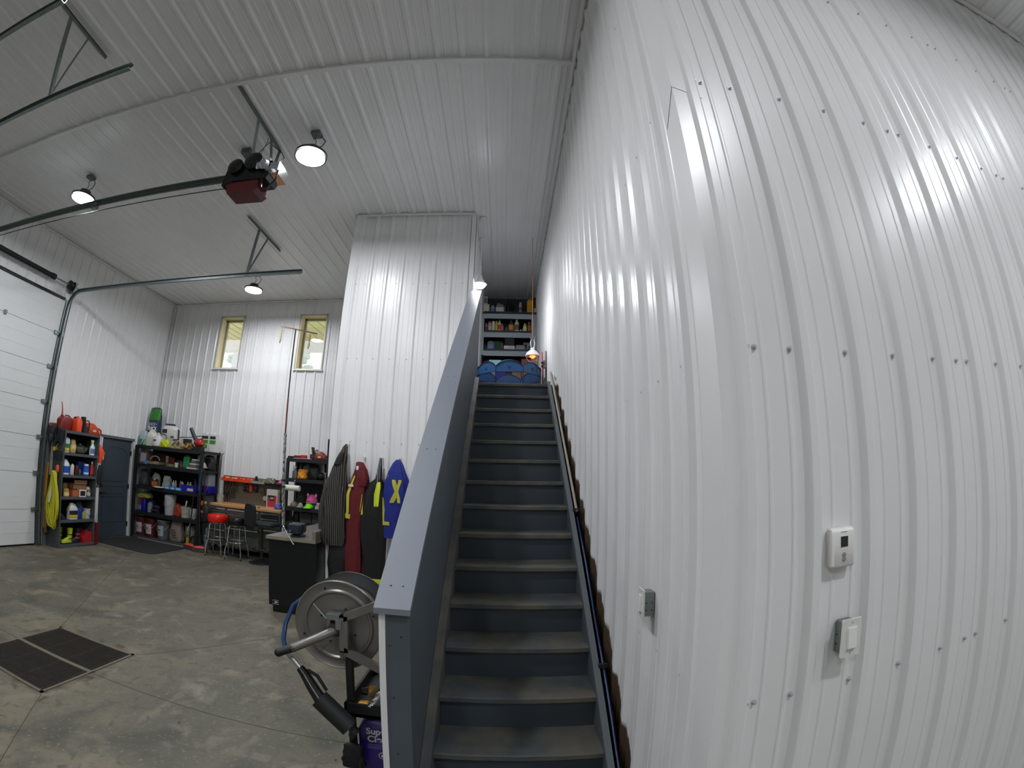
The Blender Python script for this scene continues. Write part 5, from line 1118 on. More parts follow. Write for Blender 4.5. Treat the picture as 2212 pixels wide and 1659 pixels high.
MB().lathe([(.012, .55), (.02, .62), (.012, .68)]).out('screw_grip', CHROME, t); MB().lathe([(.012, .02), (.018, .06), (.01, .1)]).out('screw_grip', CHROME, t)
mesh_thing('chrome_ball', 'dark shiny round helmet at the right of the upper shelf', 'helmet', MB().ball(0, 0, .075, .075), mat('#3a3d44', .15, .6), dL(-3.55, DZ[3], 8.52))
t = T('paper_towel_roll', 'white paper towel roll on a holder under the second shelf', 'paper roll', (-4.08, 8.325, 1.47))
MB().tf(Matrix.Rotation(PI/2, 4, 'Y')).lathe([(.02, -.16), (.055, -.16), (.055, .16), (.02, .16)], n=26).out('roll', C_('#dcdccf', .8), t)
MB().bar((.03, .03, -.13), (.03, .03, .14), .012, .006).bar((.03, .03, .13), (.03, .05, .16), .012, .006).out('bracket', STEEL, t, smooth=0)
t = T('pink_helmet', 'pink child bike helmet with two small ears on the lower shelf', 'helmet', dL(-3.77, DZ[2]+.10, 8.60))
MB().ball(0, 0, .02, .115, .13, .15, z0=-.1).out('shell', C_('#d85a94', .35), t)
for x in (-.075, .075): MB().loft([(.12, x, 0, .032, .02, 2), (.155, x*1.15, 0, .026, .015, 2), (.19, x*1.2, 0, .008, .006, 2)], 12).out('ear', C_('#e07aa6', .4), t)
MB().ball(-.01, -.12, .04, .035, .02, .026).out('bump', C_('#c83a78', .4), t)
cap_hat('green_hat', 'dark green hat under the pink helmet', dL(-3.77, DZ[2]+.02, 8.60), .26, .09, '#1f6a3a', full=True)
t = cap_hat('lime_hat', 'lime green cap with strap in front of the green hat', dL(-3.78, DZ[2]+.005, 8.49), .22, .085, '#7fd41e')
MB().tube([(-.03, -.03, .05), (-.03, -.04, .10), (.02, -.04, .10), (.02, -.03, .05)], .007, 6).out('strap', C_('#b6f05a', .5), t)
cap_hat('white_hat', 'white cap left of the lime cap', dL(-3.96, DZ[2]+.005, 8.48), .14, .09, '#a9a9a4')
t = T('white_towels', 'pile of pale folded cloths at the right of the lower shelf', 'cloth', dL(-3.54, DZ[2], 8.50))
for k in range(4): MB().loft([(.03*k, .01*k, 0, .10, .08, 3), (.03*k+.026, .01*k, 0, .10, .08, 3)], 20, fold=(.06, 4, 30)).out('cloth', C_(['#b0a6a8', '#c3bec0', '#a39294', '#c0bcbe'][k], .8), t, smooth=60)
cap_hat('camo_hat', 'dark camouflage hat at the back left of the lower shelf', dL(-4.06, DZ[2]+.09, 8.70), .22, .13, '#2c3328', full=True)
cap_hat('khaki_hat', 'khaki hat lying at the left of the lower shelf', dL(-4.13, DZ[2]+.005, 8.55), .20, .10, '#6d6a50', full=True)
bottle('black_flask', 'black flask standing on the shelf below the hats', 'flask', dL(-4.10, DZ[1], 8.60), .13, .22, '#0d0e10', '#0d0e10', None, kind='can')
for k, x in enumerate((-3.88, -3.62)): carton('grey_box', ('left grey box behind the counter on the low shelf', 'right grey box behind the counter on the low shelf')[k], 'box', dL(x, DZ[1], 8.68), .24, .20, .2, '#3f4240', 0, group='grey boxes on the low shelf')
t = T('black_rail', 'tall black rail standing at the right end of the narrow shelving', 'rail', (-3.35, 8.36, 0))
MB().box(-.03, .03, -.02, .02, 0, 2.46).box(-.06, -.03, -.01, .01, 2.03, 2.07).box(-.075, -.03, -.01, .01, 2.10, 2.12).out('bar', BLACK, t, smooth=0)

# ================================================================ tall measuring pole with cross bar
t = T('measuring_pole', 'very tall thin pole with cross bar and ruler marks reaching the high windows', 'pole', (-4.03, 7.95, 0))
top_ = Vector((-.125, .02, 4.56)); mid = Vector((-.09, .01, 2.5))
MB().tube([mid, top_], .014, 8).out('upper_rod', mat('#3a3230', .5, .3), t)
MB().tube([mid+(top_-mid)*.0, mid+(top_-mid)*.32], .017, 8).out('red_tape_section', C_('#7a3a36', .5, var=.5, scale=60), t)
bot = Vector((-.0, 0, 0.0))
def ruler_mat():
    m = bpy.data.materials.new('ruler_marks'); m.use_nodes = True; nt = m.node_tree; N = nt.nodes; L = nt.links; b_ = N['Principled BSDF']; b_.inputs['Roughness'].default_value = .5
    g = N.new('ShaderNodeTexCoord'); mp = N.new('ShaderNodeMapping'); mp.inputs['Scale'].default_value = (30, 30, 9); L.new(g.outputs['Object'], mp.inputs[0])
    n = N.new('ShaderNodeTexNoise'); n.inputs['Scale'].default_value = 2.2; n.inputs['Detail'].default_value = 3; L.new(mp.outputs[0], n.inputs['Vector'])
    r = N.new('ShaderNodeValToRGB'); r.color_ramp.interpolation = 'CONSTANT'; r.color_ramp.elements[0].color = (.02, .02, .02, 1); r.color_ramp.elements[1].position = .47; r.color_ramp.elements[1].color = (.45, .45, .42, 1)
    L.new(n.outputs['Fac'], r.inputs[0]); L.new(r.outputs[0], b_.inputs['Base Color']); return m
MB().bar(bot, mid, .055, .03).out('ruler', ruler_mat(), t, smooth=0)
for z in (1.62, 1.50): MB().cb(-.057, -.005, z, .075, .05, .03).out('clamp_band', BLACK, t, smooth=0)
MB().bar(top_+Vector((-.34, -.03, .05)), top_+Vector((.47, .03, -.10)), .035, .02).out('cross_bar', mat('#6b4a38', .5, .3), t, smooth=0)
for x, z0 in ((-.32, .035), (.33, -.085)):
    p = top_+Vector((x, 0, z0)); n_ = 60; L_ = .27
    MB().tube([(p.x+.022*math.cos(k*1.05), p.y+.022*math.sin(k*1.05), p.z-.03-L_*k/n_) for k in range(n_)], .006, 5).out('spring', C_('#a3a32c', .4), t)
    MB().tube([p, p-Vector((0, 0, .04))], .005, 6).out('spring_hook', STEEL, t); MB().tube([p-Vector((0, 0, L_+.02)), p-Vector((0, 0, L_+.06))], .012, 6).out('spring_weight', STEEL, t)

# ================================================================ E: black counter cabinet with vise
EX0, EX1, EY0, EY1 = -2.955, -2.262, 5.34, 7.30
t = T('counter_cabinet', 'black cabinet with grey laminate counter standing against the bump-out', 'cabinet', ((EX0+EX1)/2, EY0, 0))
hw = (EX1-EX0)/2; BC = mat('#0b0d10', .35)
MB().box(-hw+.03, hw, .0, EY1-EY0, .10, .955).box(-hw+.07, hw, .03, EY1-EY0-.02, 0, .10).out('cabinet', BC, t, smooth=0)
MB().box(-hw-.0, hw, -.03, EY1-EY0+.01, .955, .995).out('counter_top', mat('#6a6764', .3, var=.15, scale=30), t, smooth=0)
MB().box(hw-.045, hw-.0, -.03, EY1-EY0, .995, 1.10).out('backsplash', mat('#6d685a', .4), t, smooth=0)
b = MB().box(-hw+.0, hw, -.034, -.028, .955, .995); b.out('front_edge', mat('#7d7764', .4), t, smooth=0)
for k in range(3):
    y0 = .04+k*.63; MB().box(-hw+.012, -hw+.03, y0, y0+.61, .13, .93).out('door', BC, t, smooth=0)
lg = MB().tube([(-hw+.09, -.006, .115), (-hw+.17, -.006, .115), (-hw+.17, -.006, .165), (-hw+.09, -.006, .165)], .0025, 5, closed=True); lg.box(-hw+.115, -hw+.155, -.007, -.002, .13, .15); lg.out('maker_badge', C_('#b9b9b4', .4), t, smooth=0)
t = T('bench_vise', 'dark steel bench vise with chrome handle on the laminate counter', 'vise', (-2.60, 5.52, .997))
MB().lathe([(.10, 0), (.10, .02), (.07, .04), (.06, .07)]).box(-.07, .07, -.10, .10, .06, .13).box(-.075, .075, -.16, -.09, .05, .155).box(-.08, .08, .0, .06, .05, .165).out('body', mat('#26303a', .4, .3), t, smooth=25)
MB().box(-.08, .08, -.10, -.085, .145, .17).box(-.08, .08, -.012, .003, .15, .175).out('jaw', STEEL, t, smooth=0)
MB().tube([(0, -.16, .09), (0, -.24, .09)], .016, 10).tube([(-.10, -.22, .13), (.05, -.235, -.07)], .008, 8).ball(-.10, -.22, .13, .013).ball(.05, -.235, -.07, .013).out('handle', CHROME, t)

# ================================================================ work clothes on hooks on the bump-out front
for x, z, l in ((-1.995, 2.21, 'white wall hook above the striped coverall'), (-1.766, 2.05, 'white wall hook holding the red coverall'), (-1.535, 2.055, 'white wall hook holding the black bib overalls'), (-1.30, 2.06, 'white wall hook holding the blue coverall')):
    tag(MB().rbox(-.014, .014, -.008, .0, 0, .05, .004).tube([(0, -.006, .012), (0, -.03, .0), (0, -.035, .02)], .005, 6).out('wall_hook', WHITE, None, loc=(x, YP-.014, z)), l, 'hook', 'white hooks on the bump-out')
GY = YP-.125
def garment(name, label, x, sec, col, fold, mt=None, rough=.8, k=80):
    t = T(name, label, 'coverall', (x, GY, 0), 0)
    MB().loft(sec, k, fold=fold).out('cloth', mt or C_(col, rough, bump=.9, bscale=9), t, smooth=70)
    return t
def stripe_mat():
    m = bpy.data.materials.new('pinstripe_cloth'); m.use_nodes = True; nt = m.node_tree; N = nt.nodes; L = nt.links; b = N['Principled BSDF']
    g = N.new('ShaderNodeTexCoord'); sx = N.new('ShaderNodeSeparateXYZ'); L.new(g.outputs['Object'], sx.inputs[0])
    a = N.new('ShaderNodeMath'); a.operation = 'MULTIPLY'; a.inputs[1].default_value = 38; L.new(sx.outputs['X'], a.inputs[0])
    f = N.new('ShaderNodeMath'); f.operation = 'FRACT'; L.new(a.outputs[0], f.inputs[0])
    c = N.new('ShaderNodeMath'); c.operation = 'GREATER_THAN'; c.inputs[1].default_value = .90; L.new(f.outputs[0], c.inputs[0])
    x = N.new('ShaderNodeMix'); x.data_type = 'RGBA'; x.inputs[6].default_value = (.012, .011, .010, 1); x.inputs[7].default_value = (.26, .23, .17, 1)
    L.new(c.outputs[0], x.inputs[0]); L.new(x.outputs[2], b.inputs['Base Color']); b.inputs['Roughness'].default_value = .8
    return m
sec = [(.93, .0, 0, .13, .06, 2.5), (1.05, -.01, 0, .17, .08, 2.6), (1.4, -.01, 0, .165, .09, 2.5), (1.7, .0, 0, .135, .08, 2.4), (1.9, .03, .0, .095, .065, 2.2), (2.05, .065, .01, .06, .05, 2), (2.18, .085, .03, .03, .03, 2), (2.215, .09, .05, .012, .012, 2)]
t = garment('striped_coverall', 'dark pinstriped coverall on the leftmost wall hook', -2.09, sec, None, (.085, 6, 5), stripe_mat())
MB().loft([(1.12, -.19, -.02, .03, .03, 2), (1.4, -.17, -.02, .05, .045, 2), (1.72, -.10, -.01, .05, .05, 2), (1.85, -.04, 0, .03, .04, 2)], 20, fold=(.08, 4, 8)).out('sleeve', stripe_mat(), t, smooth=70)
MB().loft([(1.95, .02, -.05, .05, .03, 2), (2.03, .05, -.05, .045, .03, 2), (2.1, .07, -.04, .03, .02, 2)], 18, fold=(.1, 3, 8)).out('hood', BLACKM, t, smooth=70)
t = garment('dark_trousers', 'black work trousers hanging beneath the pinstriped coverall', -2.04, [(.50, -.02, 0, .10, .055, 3), (.7, -.02, 0, .12, .06, 3), (.94, .0, .02, .13, .05, 3), (1.1, .0, .05, .12, .03, 3)], '#08090a', (.06, 5, 7)); t['category'] = 'trousers'
sec = [(.52, -.035, 0, .105, .06, 3), (.8, -.035, 0, .10, .06, 3), (1.2, -.04, 0, .095, .065, 3), (1.34, -.03, 0, .12, .075, 2.6), (1.6, -.02, 0, .14, .085, 2.5), (1.8, .02, 0, .11, .075, 2.4), (1.9, .035, 0, .075, .06, 2.2), (1.99, .01, .01, .045, .05, 2.2), (2.0, .0, .02, .02, .02, 2)]
fo = (.085, 5, 4)
t = garment('red_coverall', 'dark red coverall with yellow reflective tape on the second hook', -1.80, sec, '#5c0c12', fo)
YT = C_('#b9b43c', .45, var=.15, scale=60); YN = C_('#c9d42c', .5)
for z0, z1, af in ((1.34, 1.82, lambda u_: (-PI*.72, -PI*.60)), ):
    patch(sec, z0, z1, af, fold=fo, out_=.006, k=14, m=5).out('reflective_tape', YT, t, smooth=70)
patch(sec, 1.29, 1.345, lambda u_: (-PI*.98, -PI*.55), fold=fo, out_=.007, k=4, m=12).out('reflective_tape', YT, t, smooth=70)
patch(sec, 1.38, 1.60, lambda u_: (-PI*.32, -PI*.26), fold=fo, out_=.006, k=8, m=4).out('reflective_tape', YT, t, smooth=70)
MB().cb(-.065, -.092, 1.70, .065, .006, .03).out('name_patch', C_('#cfc8c4', .5), t, smooth=0)
MB().cb(.005, -.072, 1.92, .03, .006, .05).out('collar_tag', C_('#d9d4d2', .5), t, smooth=0)
MB().loft([(1.70, .07, -.05, .06, .035, 2), (1.80, .06, -.06, .07, .04, 2), (1.90, .03, -.05, .06, .03, 2)], 18, fold=(.12, 3, 12)).out('collar', C_('#5c0c12', .8), t, smooth=70)
sec = [(.44, .03, 0, .12, .065, 3), (.8, .02, 0, .14, .07, 3), (1.1, .01, 0, .155, .08, 2.8), (1.35, .0, 0, .165, .085, 2.6), (1.6, .0, 0, .15, .08, 2.5), (1.72, .03, 0, .10, .065, 2.3), (1.80, .055, .0, .04, .04, 2), (1.90, .058, .03, .028, .025, 2), (2.05, .055, .05, .016, .014, 2)]
fo = (.08, 6, 4)
t = garment('black_overalls', 'black bib overalls with lime reflective stripes on the third hook', -1.59, sec, '#0a0a09', fo)
patch(sec, 1.46, 1.76, lambda u_: (-PI*(.40-.03*u_), -PI*(.28-.02*u_)) if False else (-PI*(.47+.0*u_), -PI*(.36-.05*u_)), fold=fo, out_=.006, k=10, m=5).out('reflective_stripe', YN, t, smooth=70)
patch(sec, 1.35, 1.55, lambda u_: (-PI*(.88-.02*u_), -PI*(.72+.04*u_)), fold=fo, out_=.006, k=8, m=5).out('reflective_stripe', YN, t, smooth=70)
patch(sec, 1.28, 1.58, lambda u_: (-PI*.24, -PI*.10), fold=fo, out_=.006, k=8, m=5).out('reflective_stripe', YT, t, smooth=70)
patch(sec, .50, .56, lambda u_: (-PI*.99, -.01), fold=fo, out_=.006, k=3, m=16).out('reflective_stripe', YN, t, smooth=70)
MB().tube([(.055, -.05, 1.72), (.05, -.04, 1.9), (.055, .03, 2.06)], .010, 8).tube([(.075, -.04, 1.72), (.07, -.02, 1.9), (.06, .05, 2.06)], .009, 8).out('shoulder_strap', C_('#6a6c6e', .6), t)
sec = [(1.08, -.04, 0, .10, .07, 2.6), (1.3, -.03, 0, .125, .08, 2.6), (1.6, .0, 0, .15, .09, 2.5), (1.78, .0, 0, .145, .08, 2.4), (1.9, .0, 0, .10, .065, 2.2), (2.0, .0, .02, .06, .04, 2), (2.05, .0, .04, .025, .025, 2)]
fo = (.10, 7, 5)
t = garment('blue_coverall', 'royal blue coverall with crossed yellow stripes on the rightmost hook', -1.30, sec, '#14247c', fo)
for s_ in (-1, 1): patch(sec, 1.52, 1.80, lambda u_, s_=s_: (-PI*(.47+s_*.07*(u_-.5)*2)-.11, -PI*(.47+s_*.07*(u_-.5)*2)+.11), fold=fo, out_=.007+.001*s_, k=10, m=4).out('reflective_stripe', YT, t, smooth=70)
patch(sec, 1.24, 1.285, lambda u_: (-PI*.99, -PI*.55), fold=fo, out_=.007, k=3, m=10).out('reflective_stripe', YT, t, smooth=70)
MB().prism([(-.125, 1.80), (-.09, 1.84), (-.06, 1.90), (-.08, 1.86)], 'y', -.085, -.08).out('reflective_stripe', YT, t, smooth=0)
MB().loft([(1.74, .12, -.02, .03, .04, 2), (1.66, .13, -.02, .03, .04, 2), (1.5, .14, -.01, .035, .045, 2)][::-1], 14).out('sleeve', C_('#101e6a', .8), t, smooth=70)

# ================================================================ hose reel on the knee wall, cart below
rx, ry, rz_ = -.815, 2.20, 1.085
t = T('hose_reel', 'grey steel hose reel with crank, mounted beside the knee wall end', 'hose reel', (rx, ry, rz_))
RG = mat('#7b7873', .36, .55, var=.08)
RY = Matrix.Rotation(PI/2, 4, 'X')       # lathe axis z -> -y
def disc(y): return MB().tf(Matrix.Translation((0, y, 0))@RY)
d_ = disc(0).lathe([(.03, 0), (.166, 0), (.173, .009), (.182, .009), (.190, 0), (.222, 0), (.232, .006), (.237, .002), (.237, -.004), (.228, -.004), (.03, -.004)], n=56).out('front_flange', RG, t)
for k in range(8):
    a = 2*PI*k/8+.35; r = .10 if k % 2 else .20; disc(0).lathe([(.006, .0015), (.006, .003)], r*math.cos(a), r*math.sin(a), 10).out('flange_hole', BLACK, d_, smooth=0)
disc(.22).lathe([(.03, 0), (.150, 0), (.160, -.008), (.170, 0), (.228, 0), (.237, .004), (.237, -.004), (.03, -.004)], n=56).out('back_flange', RG, t)
disc(.22).lathe([(.10, .01), (.10, .21)], n=32).out('drum', mat('#3c3c3a', .5, .4), t)
hz = []
for k in range(200): a = k*.25; hz.append((.118*math.cos(a), .20-.18*k/200, .118*math.sin(a)))
MB().tube(hz, .011, 7).out('coiled_hose', C_('#183a68', .4), t)
disc(-.01).lathe([(.05, -.02), (.05, .03), (.035, .045), (.03, .06)]).out('hub', mat('#57534f', .35, .7), t)
MB().cb(.0, -.05, .065, .07, .05, .03).tube([(-.04, -.06, .05), (-.12, -.03, .11)], .004, 6).cb(.03, -.06, .03, .03, .04, .05).lathe([(.012, .0), (.012, .05)], -.03, -.05, 10).out('ratchet', STEEL, t)
MB().tube([(0, -.05, -.01), (-.03, -.10, -.02), (-.185, -.16, -.095)], .022, 12).out('crank_arm', RG, t)
MB().tube([(-.17, -.155, -.088), (-.245, -.185, -.118)], .021, 12).ball(-.245, -.185, -.118, .022).out('crank_grip', BLACK, t)
# hexagonal mounting frame reaching to the knee wall
b = MB(); w_ = .021
fr = [(.30, .185), (.055, .068), (.054, .075), (.054, -.115), (.055, -.108), (.30, -.215)]
for p, q in zip(fr, fr[1:]): b.bar((p[0], -.055, p[1]), (q[0], -.055, q[1]), .05, .05) if False else b.prism([(p[0], p[1]+w_), (q[0], q[1]+w_), (q[0], q[1]-w_), (p[0], p[1]-w_)] if abs(p[0]-q[0]) > .05 else [(p[0]-w_, p[1]), (q[0]-w_, q[1]), (q[0]+w_, q[1]), (p[0]+w_, p[1])], 'y', -.075, -.045)
b.prism([(.28, .17), (.338, .17), (.338, -.20), (.28, -.20)], 'y', -.075, .25)
b.out('mounting_frame', RG, t, smooth=0)
MB().bar((.30, -.05, -.20), (.16, -.02, -.36), .05, .012).out('lower_brace', GALV, t, smooth=0)
MB().tube([(.31+.012*math.cos(k*1.2)-.0011*k, -.10+.012*math.sin(k*1.2), -.18-.0018*k) for k in range(110)], .006, 5).out('spring_guard', CHROME, t)
MB().tube([(-.20, .10, .12), (-.27, .05, .06), (-.295, .0, -.03), (-.285, -.05, -.10), (-.255, -.09, -.135)], .0125, 10).out('free_hose', C_('#12305c', .35), t)
t = T('hose_nozzle', 'black hose end gun with chrome coupling hanging from the blue hose', 'nozzle', (rx-.255, ry-.09, rz_-.135))
MB().tube([(0, 0, 0), (.035, -.01, -.035)], .014, 10).tube([(.035, -.01, -.035), (.09, -.02, -.085)], .011, 10).out('coupling', STEEL, t)
MB().tube([(.085, -.02, -.08), (.11, -.025, -.105), (.16, -.05, -.16), (.215, -.075, -.215)], .021, 12, r2=.034).out('grip', BLACKG, t)
MB().tube([(.12, -.01, -.09), (.17, .0, -.12), (.22, -.01, -.19)], .009, 8).out('trigger_guard', BLACK, t)
MB().tube([(.205, -.075, -.205), (.36, -.09, -.335)], .050, 18).out('barrel_sleeve', mat('#0f1011', .6), t)
MB().tube([(.37, -.09, -.35), (.39, -.09, -.367)], .03, 12).out('tip', BLACK, t)
t = T('utility_cart', 'black plastic utility cart tucked beside the knee wall under the reel', 'cart', (-.62, 2.36, 0))
for x, y in ((-.125, -.2), (.12, -.2), (-.125, .28), (.12, .28)):
    MB().lathe([(.022, .03), (.022, .93 if (x < 0 and y < 0) else .66)], x, y, 12).out('post', BLACK, t); MB().ball(x*.95, y, .022, .02).out('caster', BLACK, t)
for z in (.15, .62): MB().box(-.15, .14, -.24, .32, z, z+.02).box(-.15, -.135, -.24, .32, z, z+.075).box(.125, .14, -.24, .32, z, z+.075).box(-.15, .14, -.24, -.225, z, z+.075).box(-.15, .14, .305, .32, z, z+.075).out('tray', BLACK, t, smooth=0)
t = T('cleaner_jug', 'purple degreaser jug standing on the lower tray of the cart', 'jug', (-.628, 2.23, .172))
MB().loft([(0, 0, 0, .095, .07, 6), (.35, 0, 0, .095, .07, 6), (.40, 0, 0, .07, .055, 4), (.43, 0, 0, .03, .03, 2)], 26).out('body', C_('#2c1a66', .3, var=.25, scale=12), t)
text('lettering', 'Super', .052, C_('#c9c6cf', .4), t, (.015, -.0725, .335), bold=.0015); text('lettering', 'Clean', .052, C_('#c9c6cf', .4), t, (.02, -.0725, .288), bold=.0015)
for k in range(3): MB().box(-.04, .07, -.0722, -.071, .268-.011*k, .272-.011*k).out('lettering', C_('#6a5f96', .5), t, smooth=0)
MB().tf(Matrix.Translation((.035, -.0715, .205))@RY).lathe([(.022, 0), (.022, .001)], n=8).out('hazard_octagon', C_('#b9b6c6', .4), t, smooth=0)
MB().tf(Matrix.Translation((.035, -.0725, .205))@RY).lathe([(.017, 0), (.017, .001)], n=8).out('hazard_octagon_inner', C_('#1a1236', .4), t, smooth=0)
MB().cb(.035, -.074, .205, .013, .001, .016).out('hazard_symbol', C_('#b9b6c6', .4), t, smooth=0)
t = T('yellow_drill', 'yellow and black cordless drill lying on the upper cart tray', 'drill', (-.60, 2.24, .665))
MB().tube([(-.07, 0, .05), (.09, .02, .05)], .032, 12).out('body', C_('#c97f14', .4), t); MB().tube([(-.11, -.005, .05), (-.07, 0, .05)], .018, 10, r2=.026).out('chuck', BLACK, t)
MB().tube([(.05, .01, .03), (.07, .05, -.0)], .02, 10).cb(.07, .07, .0, .07, .08, .03).out('handle', BLACK, t)
mesh_thing('yellow_tape', 'small yellow tape measure in front of the drill', 'tape measure', MB().rbox(-.03, .03, -.02, .02, 0, .05, .01), C_('#d99a22', .4), (-.68, 2.17, .642))
bag('black_pouch_low', 'black tool pouch hanging low on the cart post', 'pouch', (-.735, 2.115, .32), .11, .14, .06, '#0e0e10', amp=.12)

# ================================================================ devices on the near walls
def switch_box(label, loc, rz, plate_dx=.0):
    t = T('light_switch', label, 'light switch', loc, rz, None)
    MB().rbox(-.026, .026, -.045, 0, -.05, .05, .003).out('metal_box', mat('#7f8785', .45, .5, var=.1), t, smooth=0)
    for x in (-.0262, .0262):
        for z in (-.025, .005): 
            for y in (-.035, -.012): MB().cb(x, y, z, .001, .005, .005).out('knockout', BLACK, t, smooth=0)
    MB().prism([(-.036, -.059), (.036, -.059), (.038, -.057), (.038, .057), (.036, .059), (-.036, .059), (-.038, .057), (-.038, -.057)], 'y', -.051, -.045).out('cover_plate', C_('#d9d9d4', .35), t, smooth=0)
    MB().box(-.018, .018, -.054, -.050, -.034, .034).prism([(-.0525, -.031), (-.0525, .031), (-.055, .031), (-.060, -.031)], 'x', -.016, .016).out('rocker', C_('#e2e2dd', .3), t, smooth=0)
    for z in (-.048, .048): MB().cb(0, -.0515, z, .006, .001, .006).out('plate_screw', C_('#b9b9b4', .4), t, smooth=0)
    return t
switch_box('white rocker switch on a steel box beneath the thermostat', (1.025, YF+.002, 1.370), 0)
switch_box('white rocker switch on the stair wall, seen edge-on', (XR+.004, 1.745, 1.375), -PI/2)
t = T('thermostat', 'white wall thermostat with small dark display', 'thermostat', (.995, YF+.004, 1.645))
MB().loft([(-.058, 0, -.015, .042, .013, 8), (-.052, 0, -.016, .046, .016, 8), (.045, 0, -.016, .046, .016, 8), (.056, 0, -.014, .045, .012, 8), (.060, 0, -.012, .040, .009, 8)], 32).out('housing', C_('#dcdad6', .35), t)
MB().box(-.014, .014, -.034, -.031, .004, .034).out('display', C_('#24282c', .15), t, smooth=0)
MB().tube([(-.015, -.0325, .003), (.015, -.0325, .003), (.015, -.0325, .035), (-.015, -.0325, .035)], .0012, 5, closed=True).out('display_frame', WHITE, t)
for z in (-.020, -.033): MB().tf(Matrix.Translation((.0, -.032, z))@RY).lathe([(.0075, -.001), (.007, .0025), (.004, .003)], n=16).out('button', C_('#8c8c8a', .4), t)
MB().box(-.012, .012, -.0325, -.0315, .047, .0485).out('maker_mark', C_('#9a9a98', .4), t, smooth=0)

# ================================================================ landing at the top of the stairs
MX0, MX1, MY = -.44, .585, 8.3
M0 = 2.957
ST(MB().box(XB2, XR, YB-.05, YB-.03, 2.96, 5.56).out('wall_landing', mat('#2a3034', .6), smooth=0), 'dark painted back wall above the landing shelves')
u = T('landing_shelf', 'built-in grey painted shelves at the top of the stairs', 'shelf', (0, MY, 0))
SW = mat('#a4adb3', .5, var=.05); SI = mat('#30373b', .6)
MB().box(-.515, -.425, 0, .02, 4.16, 4.99).out('face_stile', SW, u, smooth=0); MB().box(.48, .588, 0, .02, 3.55, 4.99).out('face_stile', SW, u, smooth=0)
for z, h in ((4.99, .10), (4.608, .10), (4.24, .10)): MB().box(-.425, .48, -.004, .016, z-h, z).out('face_rail', SW, u, smooth=0)
for z in (5.045, 4.655, 4.285): MB().box(-.44, .585, .02, .6, z-.03, z).out('shelf', SI, u, smooth=0)
MB().box(-.46, -.44, .02, .6, M0, 5.03).out('side', SI, u, smooth=0)
def mL(x, z, y=8.44): return (x, y, z+.002)
za, zb, zc_ = 5.046, 4.656, 4.286
carton('picture_box', 'white box standing on the tan box, top landing shelf', 'box', mL(-.418, za+.171, 8.43), .07, .17, .06, '#c9ccd2', 0, patchc='#5a6a78')
carton('tan_white_box', 'tan and white box at the left of the top landing shelf', 'box', mL(-.40, za, 8.43), .12, .17, .10, '#c9bfae', 0, patchc='#d9d2c0')
bottle('round_blue_bottle', 'round bottle with blue and white label on the top landing shelf', 'bottle', mL(-.278, za), .095, .165, '#9aa4ac', '#a9b0b4', '#4a7ab8', 0, .07, neck=.02)
t = bottle('grey_jug', 'grey jug with white label on the top landing shelf', 'jug', mL(-.135, za), .16, .205, '#8a8682', '#9a9894', '#cfcfca', 0, .09, 'jug')
bottle('grey_bottle', 'small grey bottle behind the grey jug', 'bottle', mL(-.04, za, 8.56), .07, .20, '#77797a', '#8c8e8e', None)
bottle('black_bottle', 'black round shouldered bottle on the top landing shelf', 'bottle', mL(.035, za), .11, .27, '#0d0e10', '#0d0e10', None, 0, .1, neck=.014)
bottle('cartridge_tube', 'slim white tube with blue and orange label', 'tube', mL(.272, za), .055, .24, '#c9b9a0', '#c9c4b4', '#3f68c0', kind='can', band2='#c98a2c')
bottle('yellow_bottle', 'large yellow antifreeze style bottle on the top landing shelf', 'bottle', mL(.46, za), .12, .315, '#d6a414', '#c9980f', '#c9960e', 0, .09, neck=.025, kind='sq')
carton('dark_box', 'dark box with pale print at the right end of the top shelf', 'box', mL(.558, za, 8.50), .05, .36, .1, '#1d1e22', 0, patchc='#3a3634')
carton('small_white_box', 'tiny white box in front of the dark one', 'box', mL(.555, za, 8.36), .04, .09, .04, '#c6c6c4', 0)
row = [(-.389, .04, .17, '#a9a6a6', '#c4c2c2', '#5a5658', 'bottle', 'slim grey tube, leftmost on the middle landing shelf', 'tube'),
       (-.322, .068, .20, '#cf9a9e', '#c4444c', '#d8b0b4', 'can', 'pink spray can with red cap', 'can'),
       (-.253, .066, .205, '#d9dad8', '#dcdcda', '#c9cfc9', 'can', 'white spray can with pale cap', 'can'),
       (-.193, .045, .213, '#b6c828', '#8fb01e', '#c6cf3a', 'can', 'lime green spray can', 'can'),
       (-.133, .075, .235, '#d6cdc4', '#8a8884', '#cf3a44', 'bottle', 'white and red bottle beside the lime can', 'bottle'),
       (-.078, .05, .155, '#b08a90', '#c0a0a4', None, 'bottle', 'short pinkish bottle right of the white and red one', 'bottle'),
       (.003, .048, .095, '#5c5a48', '#7a785c', None, 'bottle', 'tiny olive bottle alone at mid shelf', 'bottle'),
       (.096, .105, .225, '#6f4a48', '#8a3c44', '#c9863a', 'bottle', 'brown bottle with orange label', 'bottle'),
       (.203, .09, .25, '#d6d8a8', '#c9cf8a', '#5c5f52', 'bottle', 'tall pale green bottle with banded label', 'bottle'),
       (.280, .034, .05, '#d6d6c8', '#d6d6c8', None, 'bottle', 'tiny white pot left of the yellow-green bottle', 'pot'),
       (.315, .03, .06, '#8fa070', '#8fa070', None, 'bottle', 'tiny green pot next to the white one', 'pot'),
       (.362, .07, .18, '#d6d42c', '#c6c41e', '#dfe0b8', 'bottle', 'yellow-green bottle near the right of the middle shelf', 'bottle'),
       (.448, .062, .205, '#b0583c', '#c9c0b8', '#c8703a', 'bottle', 'rust orange bottle, rightmost on the middle landing shelf', 'bottle')]
